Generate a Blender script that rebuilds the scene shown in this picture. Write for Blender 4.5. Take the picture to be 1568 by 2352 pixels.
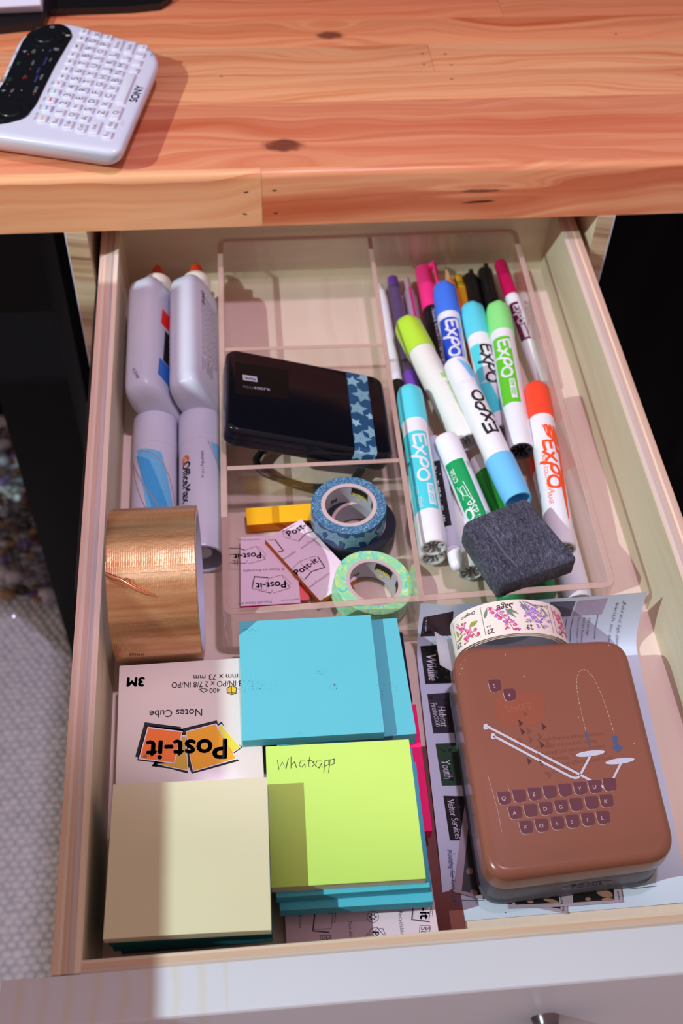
import bpy, bmesh, math, random
from mathutils import Vector, Matrix, Euler
random.seed(7)
PI = math.pi
for o in list(bpy.data.objects): bpy.data.objects.remove(o, do_unlink=True)
SC = bpy.context.scene
COL = SC.collection

# ------------------------------------------------------------------ units: centimetres, drawer rim at z = 0
FLOOR = 68.0                                   # the room floor lies 68 cm below the drawer rim
def V(x, y, z): return Vector((x*.01, y*.01, (z+FLOOR)*.01))

# ------------------------------------------------------------------ camera
CP = Vector((8.45872, -17.77253, 52.14766)); CE = Euler((.69013, -.0293, -.09093), 'XYZ'); CF = 2620.78
PW, PH = 1568, 2352
cam = bpy.data.cameras.new('camera'); camo = bpy.data.objects.new('camera', cam); COL.objects.link(camo)
camo.location = V(*CP); camo.rotation_euler = CE
cam.sensor_fit = 'HORIZONTAL'; cam.sensor_width = 24; cam.lens = CF/PW*24
cam.clip_start = .02; cam.clip_end = 30
cam.dof.use_dof = True; cam.dof.focus_distance = .62; cam.dof.aperture_fstop = 9.0
SC.camera = camo

# ------------------------------------------------------------------ world, lamps, exposure
wd = bpy.data.worlds.new('world'); SC.world = wd; wd.use_nodes = True
wd.node_tree.nodes['Background'].inputs[0].default_value = (.60, .41, .385, 1)
wd.node_tree.nodes['Background'].inputs[1].default_value = .80
def lamp(name, kind, loc, power, color, size, target=None):
    l = bpy.data.lights.new(name, kind); o = bpy.data.objects.new(name, l); COL.objects.link(o)
    o.location = V(*loc); l.energy = power; l.color = color; l.shadow_soft_size = size
    if target: o.rotation_euler = (V(*target)-V(*loc)).to_track_quat('-Z', 'Y').to_euler()
    return o
# greenish white room lamp to the left, lavender ceiling spot over the desk
lamp('room_lamp', 'POINT', (-112, -22, 118), 101, (.80, 1.0, .98), .004)
spot = lamp('ceiling_spot', 'SPOT', (27, 16, 135), 39, (.72, .57, .82), .035, (27, 58, 0))
spot.data.spot_size = math.radians(46.5); spot.data.spot_blend = .16  # cone edge shaped to imitate the soft shade at the drawer's front left
vs = SC.view_settings
SC.display_settings.display_device = 'sRGB'
vs.view_transform = 'Standard'; vs.look = 'None'; vs.exposure = 0.0; vs.gamma = 1.0; vs.use_curve_mapping = False
SC.cycles.transparent_max_bounces = 32

# ------------------------------------------------------------------ pixel -> point on a real plane
CR = CE.to_matrix()
def at(px, py, z):
    d = CR @ Vector(((px-PW/2)/CF, -(py-PH/2)/CF, -1.0))
    t = (z-CP.z)/d.z
    return CP + d*t
def at_plane(px, py, p0, n):
    d = CR @ Vector(((px-PW/2)/CF, -(py-PH/2)/CF, -1.0))
    t = (Vector(p0)-CP).dot(n)/d.dot(n)
    return CP + d*t

# ------------------------------------------------------------------ materials
def lin(c): return tuple(((v/255)/12.92 if v/255 <= .04045 else ((v/255+.055)/1.055)**2.4) for v in c)
MATS = {}
class NT:
    def __init__(s, name):
        s.m = bpy.data.materials.new(name); s.m.use_nodes = True; s.t = s.m.node_tree
        s.b = s.t.nodes['Principled BSDF']; s.out = s.t.nodes['Material Output']
    def n(s, typ, ins=None, **kw):
        nd = s.t.nodes.new(typ)
        for k, v in kw.items(): setattr(nd, k, v)
        for k, v in (ins or {}).items():
            if isinstance(v, bpy.types.NodeSocket): s.t.links.new(v, nd.inputs[k])
            else: nd.inputs[k].default_value = v
        return nd
    def math(s, op, a, b=0.0, c=0.0):
        nd = s.t.nodes.new('ShaderNodeMath'); nd.operation = op
        for i, v in enumerate((a, b, c)):
            if isinstance(v, bpy.types.NodeSocket): s.t.links.new(v, nd.inputs[i])
            else: nd.inputs[i].default_value = v
        return nd.outputs[0]
    def mix(s, f, a, b):
        nd = s.t.nodes.new('ShaderNodeMix'); nd.data_type = 'RGBA'
        for sock, v in ((nd.inputs[0], f), (nd.inputs[6], a), (nd.inputs[7], b)):
            if isinstance(v, bpy.types.NodeSocket): s.t.links.new(v, sock)
            else: sock.default_value = v if not isinstance(v, tuple) else (*v[:3], 1)
        return nd.outputs[2]
    def ramp(s, f, stops):
        nd = s.t.nodes.new('ShaderNodeValToRGB'); cr = nd.color_ramp
        while len(cr.elements) < len(stops): cr.elements.new(.5)
        for e, (p, c) in zip(cr.elements, stops): e.position = p; e.color = (*c[:3], 1)
        s.t.links.new(f, nd.inputs[0]); return nd.outputs[0]
    def link(s, a, b): s.t.links.new(a, b)
def mat(name, rgb, rough=.5, metal=0.0, spec=.5, var=.06, scale=60, bump=0.0, bscale=400, coat=0.0, sss=0.0):
    """plain procedural surface: colour with slight mottling and optional fine relief"""
    if name in MATS: return MATS[name]
    k = NT(name); c = lin(rgb)
    tc = k.n('ShaderNodeTexCoord')
    nz = k.n('ShaderNodeTexNoise', {'Vector': tc.outputs['Object'], 'Scale': scale, 'Detail': 3.0})
    lo = tuple(v*(1-var) for v in c); hi = tuple(min(1, v*(1+var)) for v in c)
    k.link(k.mix(nz.outputs[0], lo, hi), k.b.inputs['Base Color'])
    k.b.inputs['Roughness'].default_value = rough; k.b.inputs['Metallic'].default_value = metal
    k.b.inputs['Specular IOR Level'].default_value = spec
    k.b.inputs['Coat Weight'].default_value = coat
    if sss:
        k.b.inputs['Subsurface Weight'].default_value = sss; k.b.inputs['Subsurface Radius'].default_value = (.004, .003, .003)
    if bump:
        n2 = k.n('ShaderNodeTexNoise', {'Vector': tc.outputs['Object'], 'Scale': bscale, 'Detail': 4.0})
        bp = k.n('ShaderNodeBump', {'Height': n2.outputs[0], 'Strength': bump, 'Distance': .001})
        k.link(bp.outputs[0], k.b.inputs['Normal'])
    MATS[name] = k.m; return k.m
def paper_pad(name, rgb, var=.04):
    """block of sheets: fine horizontal lines on the cut sides"""
    if name in MATS: return MATS[name]
    k = NT(name); c = lin(rgb)
    tc = k.n('ShaderNodeTexCoord'); sp = k.n('ShaderNodeSeparateXYZ', {0: tc.outputs['Object']})
    st = k.n('ShaderNodeCombineXYZ', {0: k.math('MULTIPLY', sp.outputs[0], 2.0), 1: k.math('MULTIPLY', sp.outputs[1], 2.0), 2: k.math('MULTIPLY', sp.outputs[2], 2500.0)})
    nz = k.n('ShaderNodeTexNoise', {'Vector': st.outputs[0], 'Scale': 1.0, 'Detail': 2.0})
    ge = k.n('ShaderNodeNewGeometry'); gz = k.n('ShaderNodeSeparateXYZ', {0: ge.outputs['True Normal']})
    side = k.math('SUBTRACT', 1.0, k.math('ABSOLUTE', gz.outputs[2]))
    f = k.math('MULTIPLY', side, k.math('MULTIPLY', nz.outputs[0], .45))
    n2 = k.n('ShaderNodeTexNoise', {'Vector': tc.outputs['Object'], 'Scale': 35.0, 'Detail': 4.0})
    base = k.mix(n2.outputs[0], tuple(v*(1-var) for v in c), tuple(min(1, v*(1+var)) for v in c))
    k.link(k.mix(f, base, tuple(v*.55 for v in c)), k.b.inputs['Base Color'])
    k.b.inputs['Roughness'].default_value = .8; k.b.inputs['Specular IOR Level'].default_value = .2
    MATS[name] = k.m; return k.m
def wood(name, pale, mid, dark, gscale=1.0, knots=(), rough=.35, line=.5, spread=1.0, face='xy'):
    """sawn timber, grain along object x (cm); knots = (x, y, sx, sy) in object cm"""
    if name in MATS: return MATS[name]
    k = NT(name)
    tc = k.n('ShaderNodeTexCoord'); mp = k.n('ShaderNodeVectorMath', {0: tc.outputs['Object'], 1: (100, 100, 100)}, operation='MULTIPLY')
    sp = k.n('ShaderNodeSeparateXYZ', {0: mp.outputs[0]})
    x, y, z = sp.outputs
    oi = k.n('ShaderNodeObjectInfo'); rnd = k.math('MULTIPLY', oi.outputs['Random'], 90.0)
    w1 = k.n('ShaderNodeCombineXYZ', {0: k.math('MULTIPLY', x, .045), 1: k.math('MULTIPLY', y, .16), 2: rnd})
    n1 = k.n('ShaderNodeTexNoise', {'Vector': w1.outputs[0], 'Scale': 1.0, 'Detail': 2.0})
    v = k.math('ADD', k.math('ADD', y, k.math('MULTIPLY', z, .8)), k.math('MULTIPLY', n1.outputs[0], 7.0*spread))
    kd = None
    for (kx, ky, sx, sy) in knots:
        yy = y if face == 'xy' else z
        dx = k.math('DIVIDE', k.math('SUBTRACT', x, kx), sx); dy = k.math('DIVIDE', k.math('SUBTRACT', yy, ky), sy)
        d2 = k.math('ADD', k.math('MULTIPLY', dx, dx), k.math('MULTIPLY', dy, dy))
        far = k.math('EXPONENT', k.math('MULTIPLY', d2, -.11))
        v = k.math('ADD', v, k.math('MULTIPLY', far, k.math('MULTIPLY', dy, 1.1)))
        nk = k.n('ShaderNodeTexNoise', {'Vector': mp.outputs[0], 'Scale': 1.6, 'Detail': 3.0})
        dn = k.math('ADD', d2, k.math('MULTIPLY', k.math('SUBTRACT', nk.outputs[0], .5), 1.3))
        core = k.math('DIVIDE', 1.0, k.math('ADD', 1.0, k.math('EXPONENT', k.math('MULTIPLY', k.math('SUBTRACT', dn, 1.0), 5.0))))
        kd = core if kd is None else k.math('MAXIMUM', kd, core)
    g = k.n('ShaderNodeCombineXYZ', {0: k.math('MULTIPLY', x, .012), 1: k.math('MULTIPLY', v, .75*gscale), 2: rnd})
    n2 = k.n('ShaderNodeTexNoise', {'Vector': g.outputs[0], 'Scale': 1.0, 'Detail': 4.0, 'Roughness': .6})
    base = k.ramp(n2.outputs[0], [(.30, dark), (.43, mid), (.52, pale), (.60, mid), (.72, pale)])
    sn = k.math('FRACT', k.math('MULTIPLY', v, .42*gscale))
    ln = k.math('POWER', sn, 7.0)
    base = k.mix(k.math('MULTIPLY', ln, line), base, dark)
    f = k.n('ShaderNodeCombineXYZ', {0: k.math('MULTIPLY', x, .5), 1: k.math('MULTIPLY', y, 14.0), 2: k.math('MULTIPLY', z, 14.0)})
    n3 = k.n('ShaderNodeTexNoise', {'Vector': f.outputs[0], 'Scale': 1.0, 'Detail': 2.0})
    base = k.mix(k.math('MULTIPLY', n3.outputs[0], .22), base, mid)
    hv = k.n('ShaderNodeHueSaturation', {'Value': k.math('ADD', .9, k.math('MULTIPLY', oi.outputs['Random'], .2)), 'Color': base})
    base = hv.outputs[0]
    if kd is not None: base = k.mix(k.math('MULTIPLY', kd, .92), base, k.ramp(n3.outputs[0], [(.3, lin((78, 34, 28))), (.7, lin((132, 66, 48)))]))
    k.link(base, k.b.inputs['Base Color'])
    bp = k.n('ShaderNodeBump', {'Height': n3.outputs[0], 'Strength': .12, 'Distance': .0006})
    k.link(bp.outputs[0], k.b.inputs['Normal'])
    k.b.inputs['Roughness'].default_value = rough
    MATS[name] = k.m; return k.m
def acrylic(name, body=.10, tint=(.97, .965, .955), milk=(175, 160, 150)):
    """thin clear plastic: clear with mirror sheen and a slight haze"""
    if name in MATS: return MATS[name]
    k = NT(name); k.t.nodes.remove(k.b)
    tr = k.n('ShaderNodeBsdfTransparent', {0: (*tint, 1)}); gl = k.n('ShaderNodeBsdfGlossy', {0: (1, 1, 1, 1), 'Roughness': .06})
    df = k.n('ShaderNodeBsdfDiffuse', {0: (*lin(milk), 1)})
    lw = k.n('ShaderNodeLayerWeight', {0: .5}); fr = k.math('ADD', .035, k.math('MULTIPLY', .9, k.math('POWER', lw.outputs['Facing'], 5.0)))
    tc = k.n('ShaderNodeTexCoord'); nz = k.n('ShaderNodeTexNoise', {'Vector': tc.outputs['Object'], 'Scale': 30.0, 'Detail': 4.0})
    bd = k.math('MULTIPLY', k.math('ADD', nz.outputs[0], .5), body)
    m1 = k.n('ShaderNodeMixShader', {0: bd, 1: tr.outputs[0], 2: df.outputs[0]})
    m2 = k.n('ShaderNodeMixShader', {0: fr, 1: m1.outputs[0], 2: gl.outputs[0]})
    k.link(m2.outputs[0], k.out.inputs[0])
    MATS[name] = k.m; return k.m

# ------------------------------------------------------------------ mesh building (all in cm)
class G:
    def __init__(s): s.v = []; s.f = []; s.m = []; s.mats = []
    def mi(s, m):
        if m is None: m = s.mats[0] if s.mats else None
        if m not in s.mats: s.mats.append(m)
        return s.mats.index(m)
    def add(s, vs_, fs, m=None):
        o = len(s.v); i = s.mi(m); s.v += [Vector(p) for p in vs_]
        for f in fs: s.f.append([a+o for a in f]); s.m.append(i)
        return s
    def box(s, x0, x1, y0, y1, z0, z1, m=None):
        return s.add([(x, y, z) for z in (z0, z1) for y in (y0, y1) for x in (x0, x1)],
                     [(0, 2, 3, 1), (4, 5, 7, 6), (0, 1, 5, 4), (2, 6, 7, 3), (0, 4, 6, 2), (1, 3, 7, 5)], m)
    def rings(s, rings, m=None, cap0=True, cap1=True, closed=True):
        n = len(rings[0]); vs_ = [p for r in rings for p in r]; fs = []
        for a in range(len(rings)-1):
            for b in range(n if closed else n-1):
                c = (b+1) % n; fs.append((a*n+b, a*n+c, (a+1)*n+c, (a+1)*n+b))
        if cap0: fs.append(tuple(reversed(range(n))))
        if cap1: fs.append(tuple((len(rings)-1)*n+b for b in range(n)))
        return s.add(vs_, fs, m)
    def slab(s, poly, z0, z1, bt=.1, bb=.1, seg=3, fn=None, m=None):
        """vertical prism over a convex outline with rounded top and bottom edges; fn maps local to scene"""
        R = []
        for (b, zz, sg) in ((bb, z0, 1), (bt, z1, -1)):
            lst = []
            for q in range(seg+1):
                t = q/seg*PI/2
                lst.append((b*(1-math.sin(t)), zz+sg*b*(1-math.cos(t))))
            R += lst if sg == 1 else lst[::-1]
        rs = []
        for ins, z in R:
            pl = inset(poly, ins) if ins > 1e-6 else poly
            rs.append([(fn(Vector((p[0], p[1], z))) if fn else Vector((p[0], p[1], z))) for p in pl])
        return s.rings(rs, m)
    def lathe(s, prof, A, d, up, n=24, m=None, cap0=True, cap1=True):
        d = Vector(d).normalized(); up = Vector(up); up = (up-d*up.dot(d)).normalized(); sd = up.cross(d); A = Vector(A)
        rs = [[A+d*t+(up*math.cos(2*PI*k/n)+sd*math.sin(2*PI*k/n))*r for k in range(n)] for t, r in prof]
        return s.rings(rs, m, cap0, cap1)
    def tube(s, pts, r, n=8, m=None):
        pts = [Vector(p) for p in pts]; rs = []; u = None
        for i, p in enumerate(pts):
            t = (pts[min(i+1, len(pts)-1)]-pts[max(i-1, 0)]).normalized()
            if u is None: u = t.orthogonal().normalized()
            u = (u-t*u.dot(t)).normalized(); w = t.cross(u)
            rr = r[i] if isinstance(r, (list, tuple)) else r
            rs.append([p+(u*math.cos(2*PI*k/n)+w*math.sin(2*PI*k/n))*rr for k in range(n)])
        return s.rings(rs, m)
    def sheet(s, grid, th=0.0, m=None, m2=None):
        """thin curved sheet from a grid of points"""
        a, b = len(grid), len(grid[0]); vs_ = [Vector(p) for r in grid for p in r]
        fs = [(i*b+j, i*b+j+1, (i+1)*b+j+1, (i+1)*b+j) for i in range(a-1) for j in range(b-1)]
        s.add(vs_, fs, m)
        return s
def inset(poly, d):
    n = len(poly); out = []
    for i in range(n):
        p = Vector(poly[i][:2]); a = Vector(poly[i-1][:2]); b = Vector(poly[(i+1) % n][:2])
        e1 = (p-a).normalized(); e2 = (b-p).normalized()
        n1 = Vector((-e1.y, e1.x)); n2 = Vector((-e2.y, e2.x)); h = n1+n2
        h = h/max(.25, h.dot(n1)) if h.length > 1e-6 else n1
        q = p+h*d; out.append((q.x, q.y))
    return out
def rrect(w, d, r, n=5):
    out = []
    for cx, cy, a0 in ((w/2-r, -d/2+r, -90), (w/2-r, d/2-r, 0), (-w/2+r, d/2-r, 90), (-w/2+r, -d/2+r, 180)):
        for k in range(n+1):
            a = math.radians(a0+90*k/n); out.append((cx+r*math.cos(a), cy+r*math.sin(a)))
    return out
def roundpoly(poly, r, n=4):
    """round the corners of a convex outline"""
    out = []; N = len(poly)
    for i in range(N):
        p = Vector(poly[i][:2]); a = Vector(poly[i-1][:2]); b = Vector(poly[(i+1) % N][:2])
        rr = r[i] if isinstance(r, (list, tuple)) else r
        q0 = p+(a-p).normalized()*min(rr, (a-p).length*.49); q1 = p+(b-p).normalized()*min(rr, (b-p).length*.49)
        for k in range(n+1):
            t = k/n; c = q0*(1-t)**2+p*2*t*(1-t)+q1*t*t; out.append((c.x, c.y))
    return out
def place(cx, cy, rot, z=0.0):
    c, s_ = math.cos(math.radians(rot)), math.sin(math.radians(rot))
    return lambda p: Vector((cx+p[0]*c-p[1]*s_, cy+p[0]*s_+p[1]*c, p[2]+z))
def link(name, g, parent=None, loc=None, smooth=35, ap=True):
    """make ONE mesh object; vertices are stored relative to loc (cm)"""
    me = bpy.data.meshes.new(name)
    wl = Vector(parent['_w']) if parent is not None else None
    if loc is None:
        if parent is not None: loc = wl
        else:
            xs = [p.x for p in g.v]; ys = [p.y for p in g.v]; zs = [p.z for p in g.v]
            loc = Vector(((min(xs)+max(xs))/2, (min(ys)+max(ys))/2, min(zs)))
    loc = Vector(loc)
    me.from_pydata([((p.x-loc.x)*.01, (p.y-loc.y)*.01, (p.z-loc.z)*.01) for p in g.v], [], g.f)
    for m in g.mats: me.materials.append(m)
    me.polygons.foreach_set('material_index', g.m)
    if smooth:
        bm = bmesh.new(); bm.from_mesh(me); bmesh.ops.recalc_face_normals(bm, faces=bm.faces); bm.to_mesh(me); bm.free()
        me.polygons.foreach_set('use_smooth', [True]*len(me.polygons)); me.update()
        me.set_sharp_from_angle(angle=math.radians(smooth))
    me.update()
    o = bpy.data.objects.new(name, me); COL.objects.link(o)
    if parent is not None: o.parent = parent; o.location = (loc-wl)*.01
    else: o.location = V(*loc)
    o['_w'] = tuple(loc)
    return o
def tag(o, label, cat, group=None):
    o['label'] = label; o['category'] = cat
    if group: o['group'] = group
    return o
def thing(name, label, cat, loc, group=None):
    o = bpy.data.objects.new(name, None); COL.objects.link(o); o.location = V(*loc); o.empty_display_size = .01
    o['_w'] = tuple(loc); return tag(o, label, cat, group)
def structure(name, g, smooth=35):
    o = link(name, g, smooth=smooth); o['kind'] = 'structure'; return o
def one(fn, *a, m=None, **k):
    g = G(); g.mi(m); getattr(g, fn)(*a, **k); return g

# ------------------------------------------------------------------ lettering
_tx = {}
def glyphs(s, bold=0.0, shear=0.0):
    key = (s, bold, shear)
    if key in _tx: return _tx[key]
    c = bpy.data.curves.new('t', 'FONT'); c.body = s; c.resolution_u = 3; c.shear = shear; c.size = 1
    c.fill_mode = 'FRONT'
    o = bpy.data.objects.new('t', c); COL.objects.link(o)
    dg = bpy.context.evaluated_depsgraph_get(); me = bpy.data.meshes.new_from_object(o.evaluated_get(dg))
    vs_ = [(v.co.x, v.co.y) for v in me.vertices]; fs = [tuple(p.vertices) for p in me.polygons]
    bpy.data.objects.remove(o, do_unlink=True); bpy.data.curves.remove(c); bpy.data.meshes.remove(me)
    if vs_:
        x0 = min(p[0] for p in vs_); x1 = max(p[0] for p in vs_)
        vs_ = [(p[0]-x0, p[1]) for p in vs_]; w = x1-x0
    else: w = 1
    if bold and vs_:
        V0, F0_ = vs_, fs; vs_, fs = [], []
        for dx, dy in ((-bold, 0), (bold, 0), (0, -bold), (0, bold), (-.7*bold, .7*bold), (.7*bold, -.7*bold)):
            o_ = len(vs_); vs_ += [(p[0]+dx, p[1]+dy) for p in V0]; fs += [tuple(i+o_ for i in f) for f in F0_]
    _tx[key] = (vs_, fs, max(w, .05)); return _tx[key]
class D:
    """flat print gathered in one mesh; f maps (u, v) cm to a scene point"""
    def __init__(s, f=None): s.g = G(); s.f = f
    def poly(s, pts, m): s.g.add([s.f(*p) for p in pts], [tuple(range(len(pts)))], m); return s
    def grid(s, c0, c1, c2, c3, m, nu=10, nv=4):
        """bilinear patch through four corners (in uv), fine enough to follow a curve"""
        vs_ = []
        for i in range(nu+1):
            for j in range(nv+1):
                a, b = i/nu, j/nv
                u = (c0[0]*(1-a)+c1[0]*a)*(1-b)+(c3[0]*(1-a)+c2[0]*a)*b
                v = (c0[1]*(1-a)+c1[1]*a)*(1-b)+(c3[1]*(1-a)+c2[1]*a)*b
                vs_.append(s.f(u, v))
        s.g.add(vs_, [(i*(nv+1)+j, (i+1)*(nv+1)+j, (i+1)*(nv+1)+j+1, i*(nv+1)+j+1) for i in range(nu) for j in range(nv)], m); return s
    def rect(s, u0, u1, v0, v1, m, nu=1, nv=1): return s.grid((u0, v0), (u1, v0), (u1, v1), (u0, v1), m, nu, nv)
    def stroke(s, pts, w, m, closed=False):
        P = [Vector(p) for p in pts]; n = len(P); L = []; R = []
        for i in range(n):
            a = P[i-1] if (closed or i > 0) else P[i]; b = P[(i+1) % n] if (closed or i < n-1) else P[i]
            t = (b-a).normalized() if (b-a).length > 1e-9 else Vector((1, 0)); nn = Vector((-t.y, t.x))*(w/2)
            if 0 < i < n-1 or closed:
                e = (P[i]-a).normalized(); ct = max(.45, abs(Vector((-e.y, e.x)).dot(nn.normalized()))); nn = nn/ct
            L.append(P[i]+nn); R.append(P[i]-nn)
        vs_ = [s.f(*p) for p in L]+[s.f(*p) for p in R]
        s.g.add(vs_, [(i, (i+1) % n, n+(i+1) % n, n+i) for i in range(n if closed else n-1)], m); return s
    def ell(s, cx, cy, rx, ry, m, n=18, rot=0): 
        c, q = math.cos(rot), math.sin(rot)
        return s.poly([(cx+rx*math.cos(2*PI*k/n)*c-ry*math.sin(2*PI*k/n)*q, cy+rx*math.cos(2*PI*k/n)*q+ry*math.sin(2*PI*k/n)*c) for k in range(n)], m)
    def text(s, st, p0, p1, m, hs=1.0, bold=0.0, shear=0.0):
        """text whose baseline runs p0 -> p1 (uv); hs stretches the height"""
        vs_, fs, w = glyphs(st, bold, shear); p0 = Vector(p0); p1 = Vector(p1); e = (p1-p0)/w; n = Vector((-e.y, e.x))*hs
        s.g.add([s.f(*(p0+e*x+n*y)) for x, y in vs_], fs, m); return s
    def link(s, name, parent): return link(name, s.g, parent, smooth=0)
def tch(d, st, cx, cy, h, z, m, rot=0.0):
    """one upright letter centred on pixel (cx, cy), h pixels tall, on the plane z"""
    vs_, fs, w = glyphs(st); c, s_ = math.cos(rot), math.sin(rot); k_ = h/.7
    d.g.add([at(cx+((x-w/2)*c+(y-.35)*s_)*k_, cy+((x-w/2)*s_-(y-.35)*c)*k_, z) for x, y in vs_], fs, m)
def onplane(z): return lambda u, v: at(u, v, z)          # print placed by points of the picture lying on the plane z
def tpx(d, st, a, b, z, m, hs=1.0, bold=0.0, shear=0.0):
    """text on the horizontal plane z; a, b: pixels of baseline start and end"""
    A = at(*a, z); B = at(*b, z); vs_, fs, w = glyphs(st, bold, shear); e = (B-A)/w; n = Vector((-e.y, e.x, 0))*hs
    d.g.add([A+e*x+n*y for x, y in vs_], fs, m); return d
def star(cx, cy, r, rot, k=.5):
    return [(cx+(r if i % 2 == 0 else r*k)*math.cos(rot+PI*i/5), cy+(r if i % 2 == 0 else r*k)*math.sin(rot+PI*i/5)) for i in range(10)]

# common surfaces
WHITE = mat('white_plastic', (226, 228, 236), .28, var=.02)
BLACKP = mat('black_plastic', (16, 18, 20), .22, var=.1)
INK = mat('black_ink', (22, 20, 24), .6)
GREYINK = mat('grey_ink', (95, 88, 105), .6)
WPRINT = mat('white_print', (232, 232, 240), .5, var=.02)

# ================================================================== THE ROOM
CARPET = mat('carpet_yarn', (232, 244, 246), .95, spec=.1, var=.14, scale=90, bump=.5, bscale=700)
NAVYWALL = mat('dark_wall_paint', (15, 16, 24), .9, spec=.05)
fl = structure('floor', one('box', -130, 150, -90, 130, -70, -68, m=mat('carpet_backing', (198, 208, 210), .95, spec=.1, var=.12, scale=70, bump=.8, bscale=110)), 0)
structure('wall_back', one('box', -130, 150, 126, 130, -68, 150, m=NAVYWALL), 0)
# looped pile of the carpet where it shows
g = G(); g.mi(CARPET); yy = 2.0; row = 0
while yy < 104:
    xx = -32+(row % 2)*.55
    while xx < -6+yy*.02:
        r = .52+random.uniform(-.06, .08); h = .55+random.uniform(-.1, .15); jx = random.uniform(-.12, .12); jy = random.uniform(-.1, .1)
        a0 = random.uniform(0, 1)
        rs = [[(xx+jx+q*r*math.cos(a0+2*PI*k/6)*1.15, yy+jy+q*r*math.sin(a0+2*PI*k/6), -68+h*z) for k in range(6)] for q, z in ((1, -.1), (.85, .55), (.4, 1))]
        g.rings(rs, None, False, True); xx += 1.1
    yy += .8; row += 1
cp = link('carpet_pile', g, fl, smooth=80); cp['kind'] = 'stuff'

# ================================================================== DESK
DP, DM, DD = lin((226, 160, 116)), lin((212, 132, 90)), lin((186, 92, 52))
W_A = wood('pine_red', lin((214, 138, 98)), lin((204, 118, 82)), lin((184, 86, 52)), .8)
W_B = wood('pine_pale', lin((228, 168, 124)), lin((218, 148, 104)), lin((192, 100, 58)), 1.25)
W_K1 = wood('pine_knot_small', lin((222, 150, 106)), lin((210, 128, 88)), lin((186, 90, 52)), .9, knots=((16.7, -.45, 1.0, .58),))
W_K2 = wood('pine_knot_large', lin((216, 146, 108)), lin((206, 124, 90)), lin((186, 90, 56)), .55, knots=((12.1, -1.45, 1.35, .72),))
W_F1 = wood('pine_edge_pale', lin((230, 174, 126)), lin((220, 152, 108)), lin((190, 104, 60)), .5, line=.75)
W_F2 = wood('pine_edge_red', lin((226, 160, 116)), lin((206, 122, 84)), lin((184, 88, 52)), .62, line=.75, face='xz', knots=((25.8, 0.4, 1.4, .14),))
desk = thing('desk', 'pine desk made of orange glued boards with two brown knots', 'desk', (15, 72, 2.5))
def plank(name, x0, x1, y0, y1, z0, z1, m, bev=.04):
    g = G(); g.mi(m)
    g.slab([(x0, y0), (x1, y0), (x1, y1), (x0, y1)], z0, z1, bev, .04, 3)
    return link(name, g, desk, loc=(0, (y0+y1)/2, z0), smooth=40)
def rail(x0, x1, m):
    """front edging board with a rounded upper edge"""
    pr = [(49.5, 2.5)]+[(49.5+.5-.5*math.cos(t*PI/16), 6.35+.5*math.sin(t*PI/16)) for t in range(9)]+[(50.1, 6.85), (50.1, 2.5)]
    g = G(); g.rings([[(x, y, z) for y, z in pr] for x in (x0, x1)], m)
    return link('plank', g, desk, loc=(0, 49.8, 4.5), smooth=30)
rail(-70, 10.43, W_F1); rail(10.45, 90, W_F2)
plank('plank', -70, 90, 50.1, 58.25, 2.5, 6.85, W_K2)
plank('plank', -70, 52, 58.27, 62.3, 2.5, 6.85, W_B); plank('plank', 52.02, 90, 58.27, 62.3, 2.5, 6.85, W_A)
plank('plank', -70, 24.2, 62.32, 66.15, 2.5, 6.85, W_B); plank('plank', 24.22, 90, 62.32, 66.15, 2.5, 6.85, W_B)
plank('plank', -70, 90, 66.17, 70.3, 2.5, 6.85, W_K1)
plank('plank', -70, 31, 70.32, 74.5, 2.5, 6.85, W_A); plank('plank', 31.02, 90, 70.32, 74.5, 2.5, 6.85, W_A)
for y0, y1 in ((74.52, 79), (79.02, 84), (84.02, 90), (90.02, 96)): plank('plank', -70, 90, y0, y1, 2.5, 6.85, W_A)
# nail pits beside the butt joints
HOLE = mat('pit_dark', (60, 34, 24), .9)
for px, py in ((565, 442), (562, 492), (630, 438), (633, 490)):
    p = at_plane(px, py, (0, 49.48, 4), Vector((0, 1, 0)))
    D(lambda u, v: Vector((p.x+u, 49.485, p.z+v))).ell(0, 0, .17, .06, HOLE, 10, random.uniform(-.2, .2)).link('nail_pit', desk)
for px, py in ((970, 123), (973, 148), (1022, 124), (1036, 149), (1037, 181), (1414, 78), (508, 175)):
    p = at(px, py, 6.86); D(lambda u, v: Vector((p.x+u, p.y+v, 6.856))).ell(0, 0, .13, .07, HOLE, 10).link('nail_pit', desk)
p = at_plane(1100, 463, (0, 49.48, 4), Vector((0, 1, 0)))
D(lambda u, v: Vector((p.x+u, 49.485, p.z+v))).poly([(-1.3, -.08), (-.6, -.12), (.5, -.09), (1.2, 0), (.6, .1), (-.4, .06)], HOLE).link('bark_slit', desk)

# ================================================================== PEDESTAL UNDER THE DESK
PLY = wood('birch_ply_face', lin((218, 206, 180)), lin((210, 197, 168)), lin((194, 176, 146)), .35, line=.12, rough=.55)
EDGE = wood('pedestal_edge', lin((206, 190, 160)), lin((190, 165, 130)), lin((120, 85, 55)), .9, line=.4, rough=.6)
WPAINT = mat('white_paint', (205, 205, 222), .45, var=.03)
ped = thing('drawer_pedestal', 'wooden pedestal with raw front edges that holds the drawer under the desk', 'cabinet', (16.4, 72, -67.98))
for x0, x1, xo in ((-3.35, -1.9, -1), (34.8, 36.0, 1)):
    sp_ = link('side_panel', one('box', x0, x1, 49.6, 95, -67.98, 2.48, m=PLY), ped, smooth=0)
    link('front_edge', one('box', x0, x1, 49.45, 49.6, -67.98, 2.48, m=EDGE), sp_, smooth=0)
    xx = x0-.08 if xo < 0 else x1
    link('painted_face', one('box', xx, xx+.08, 49.45, 95, -67.98, 2.48, m=WPAINT), sp_, smooth=0)
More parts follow.
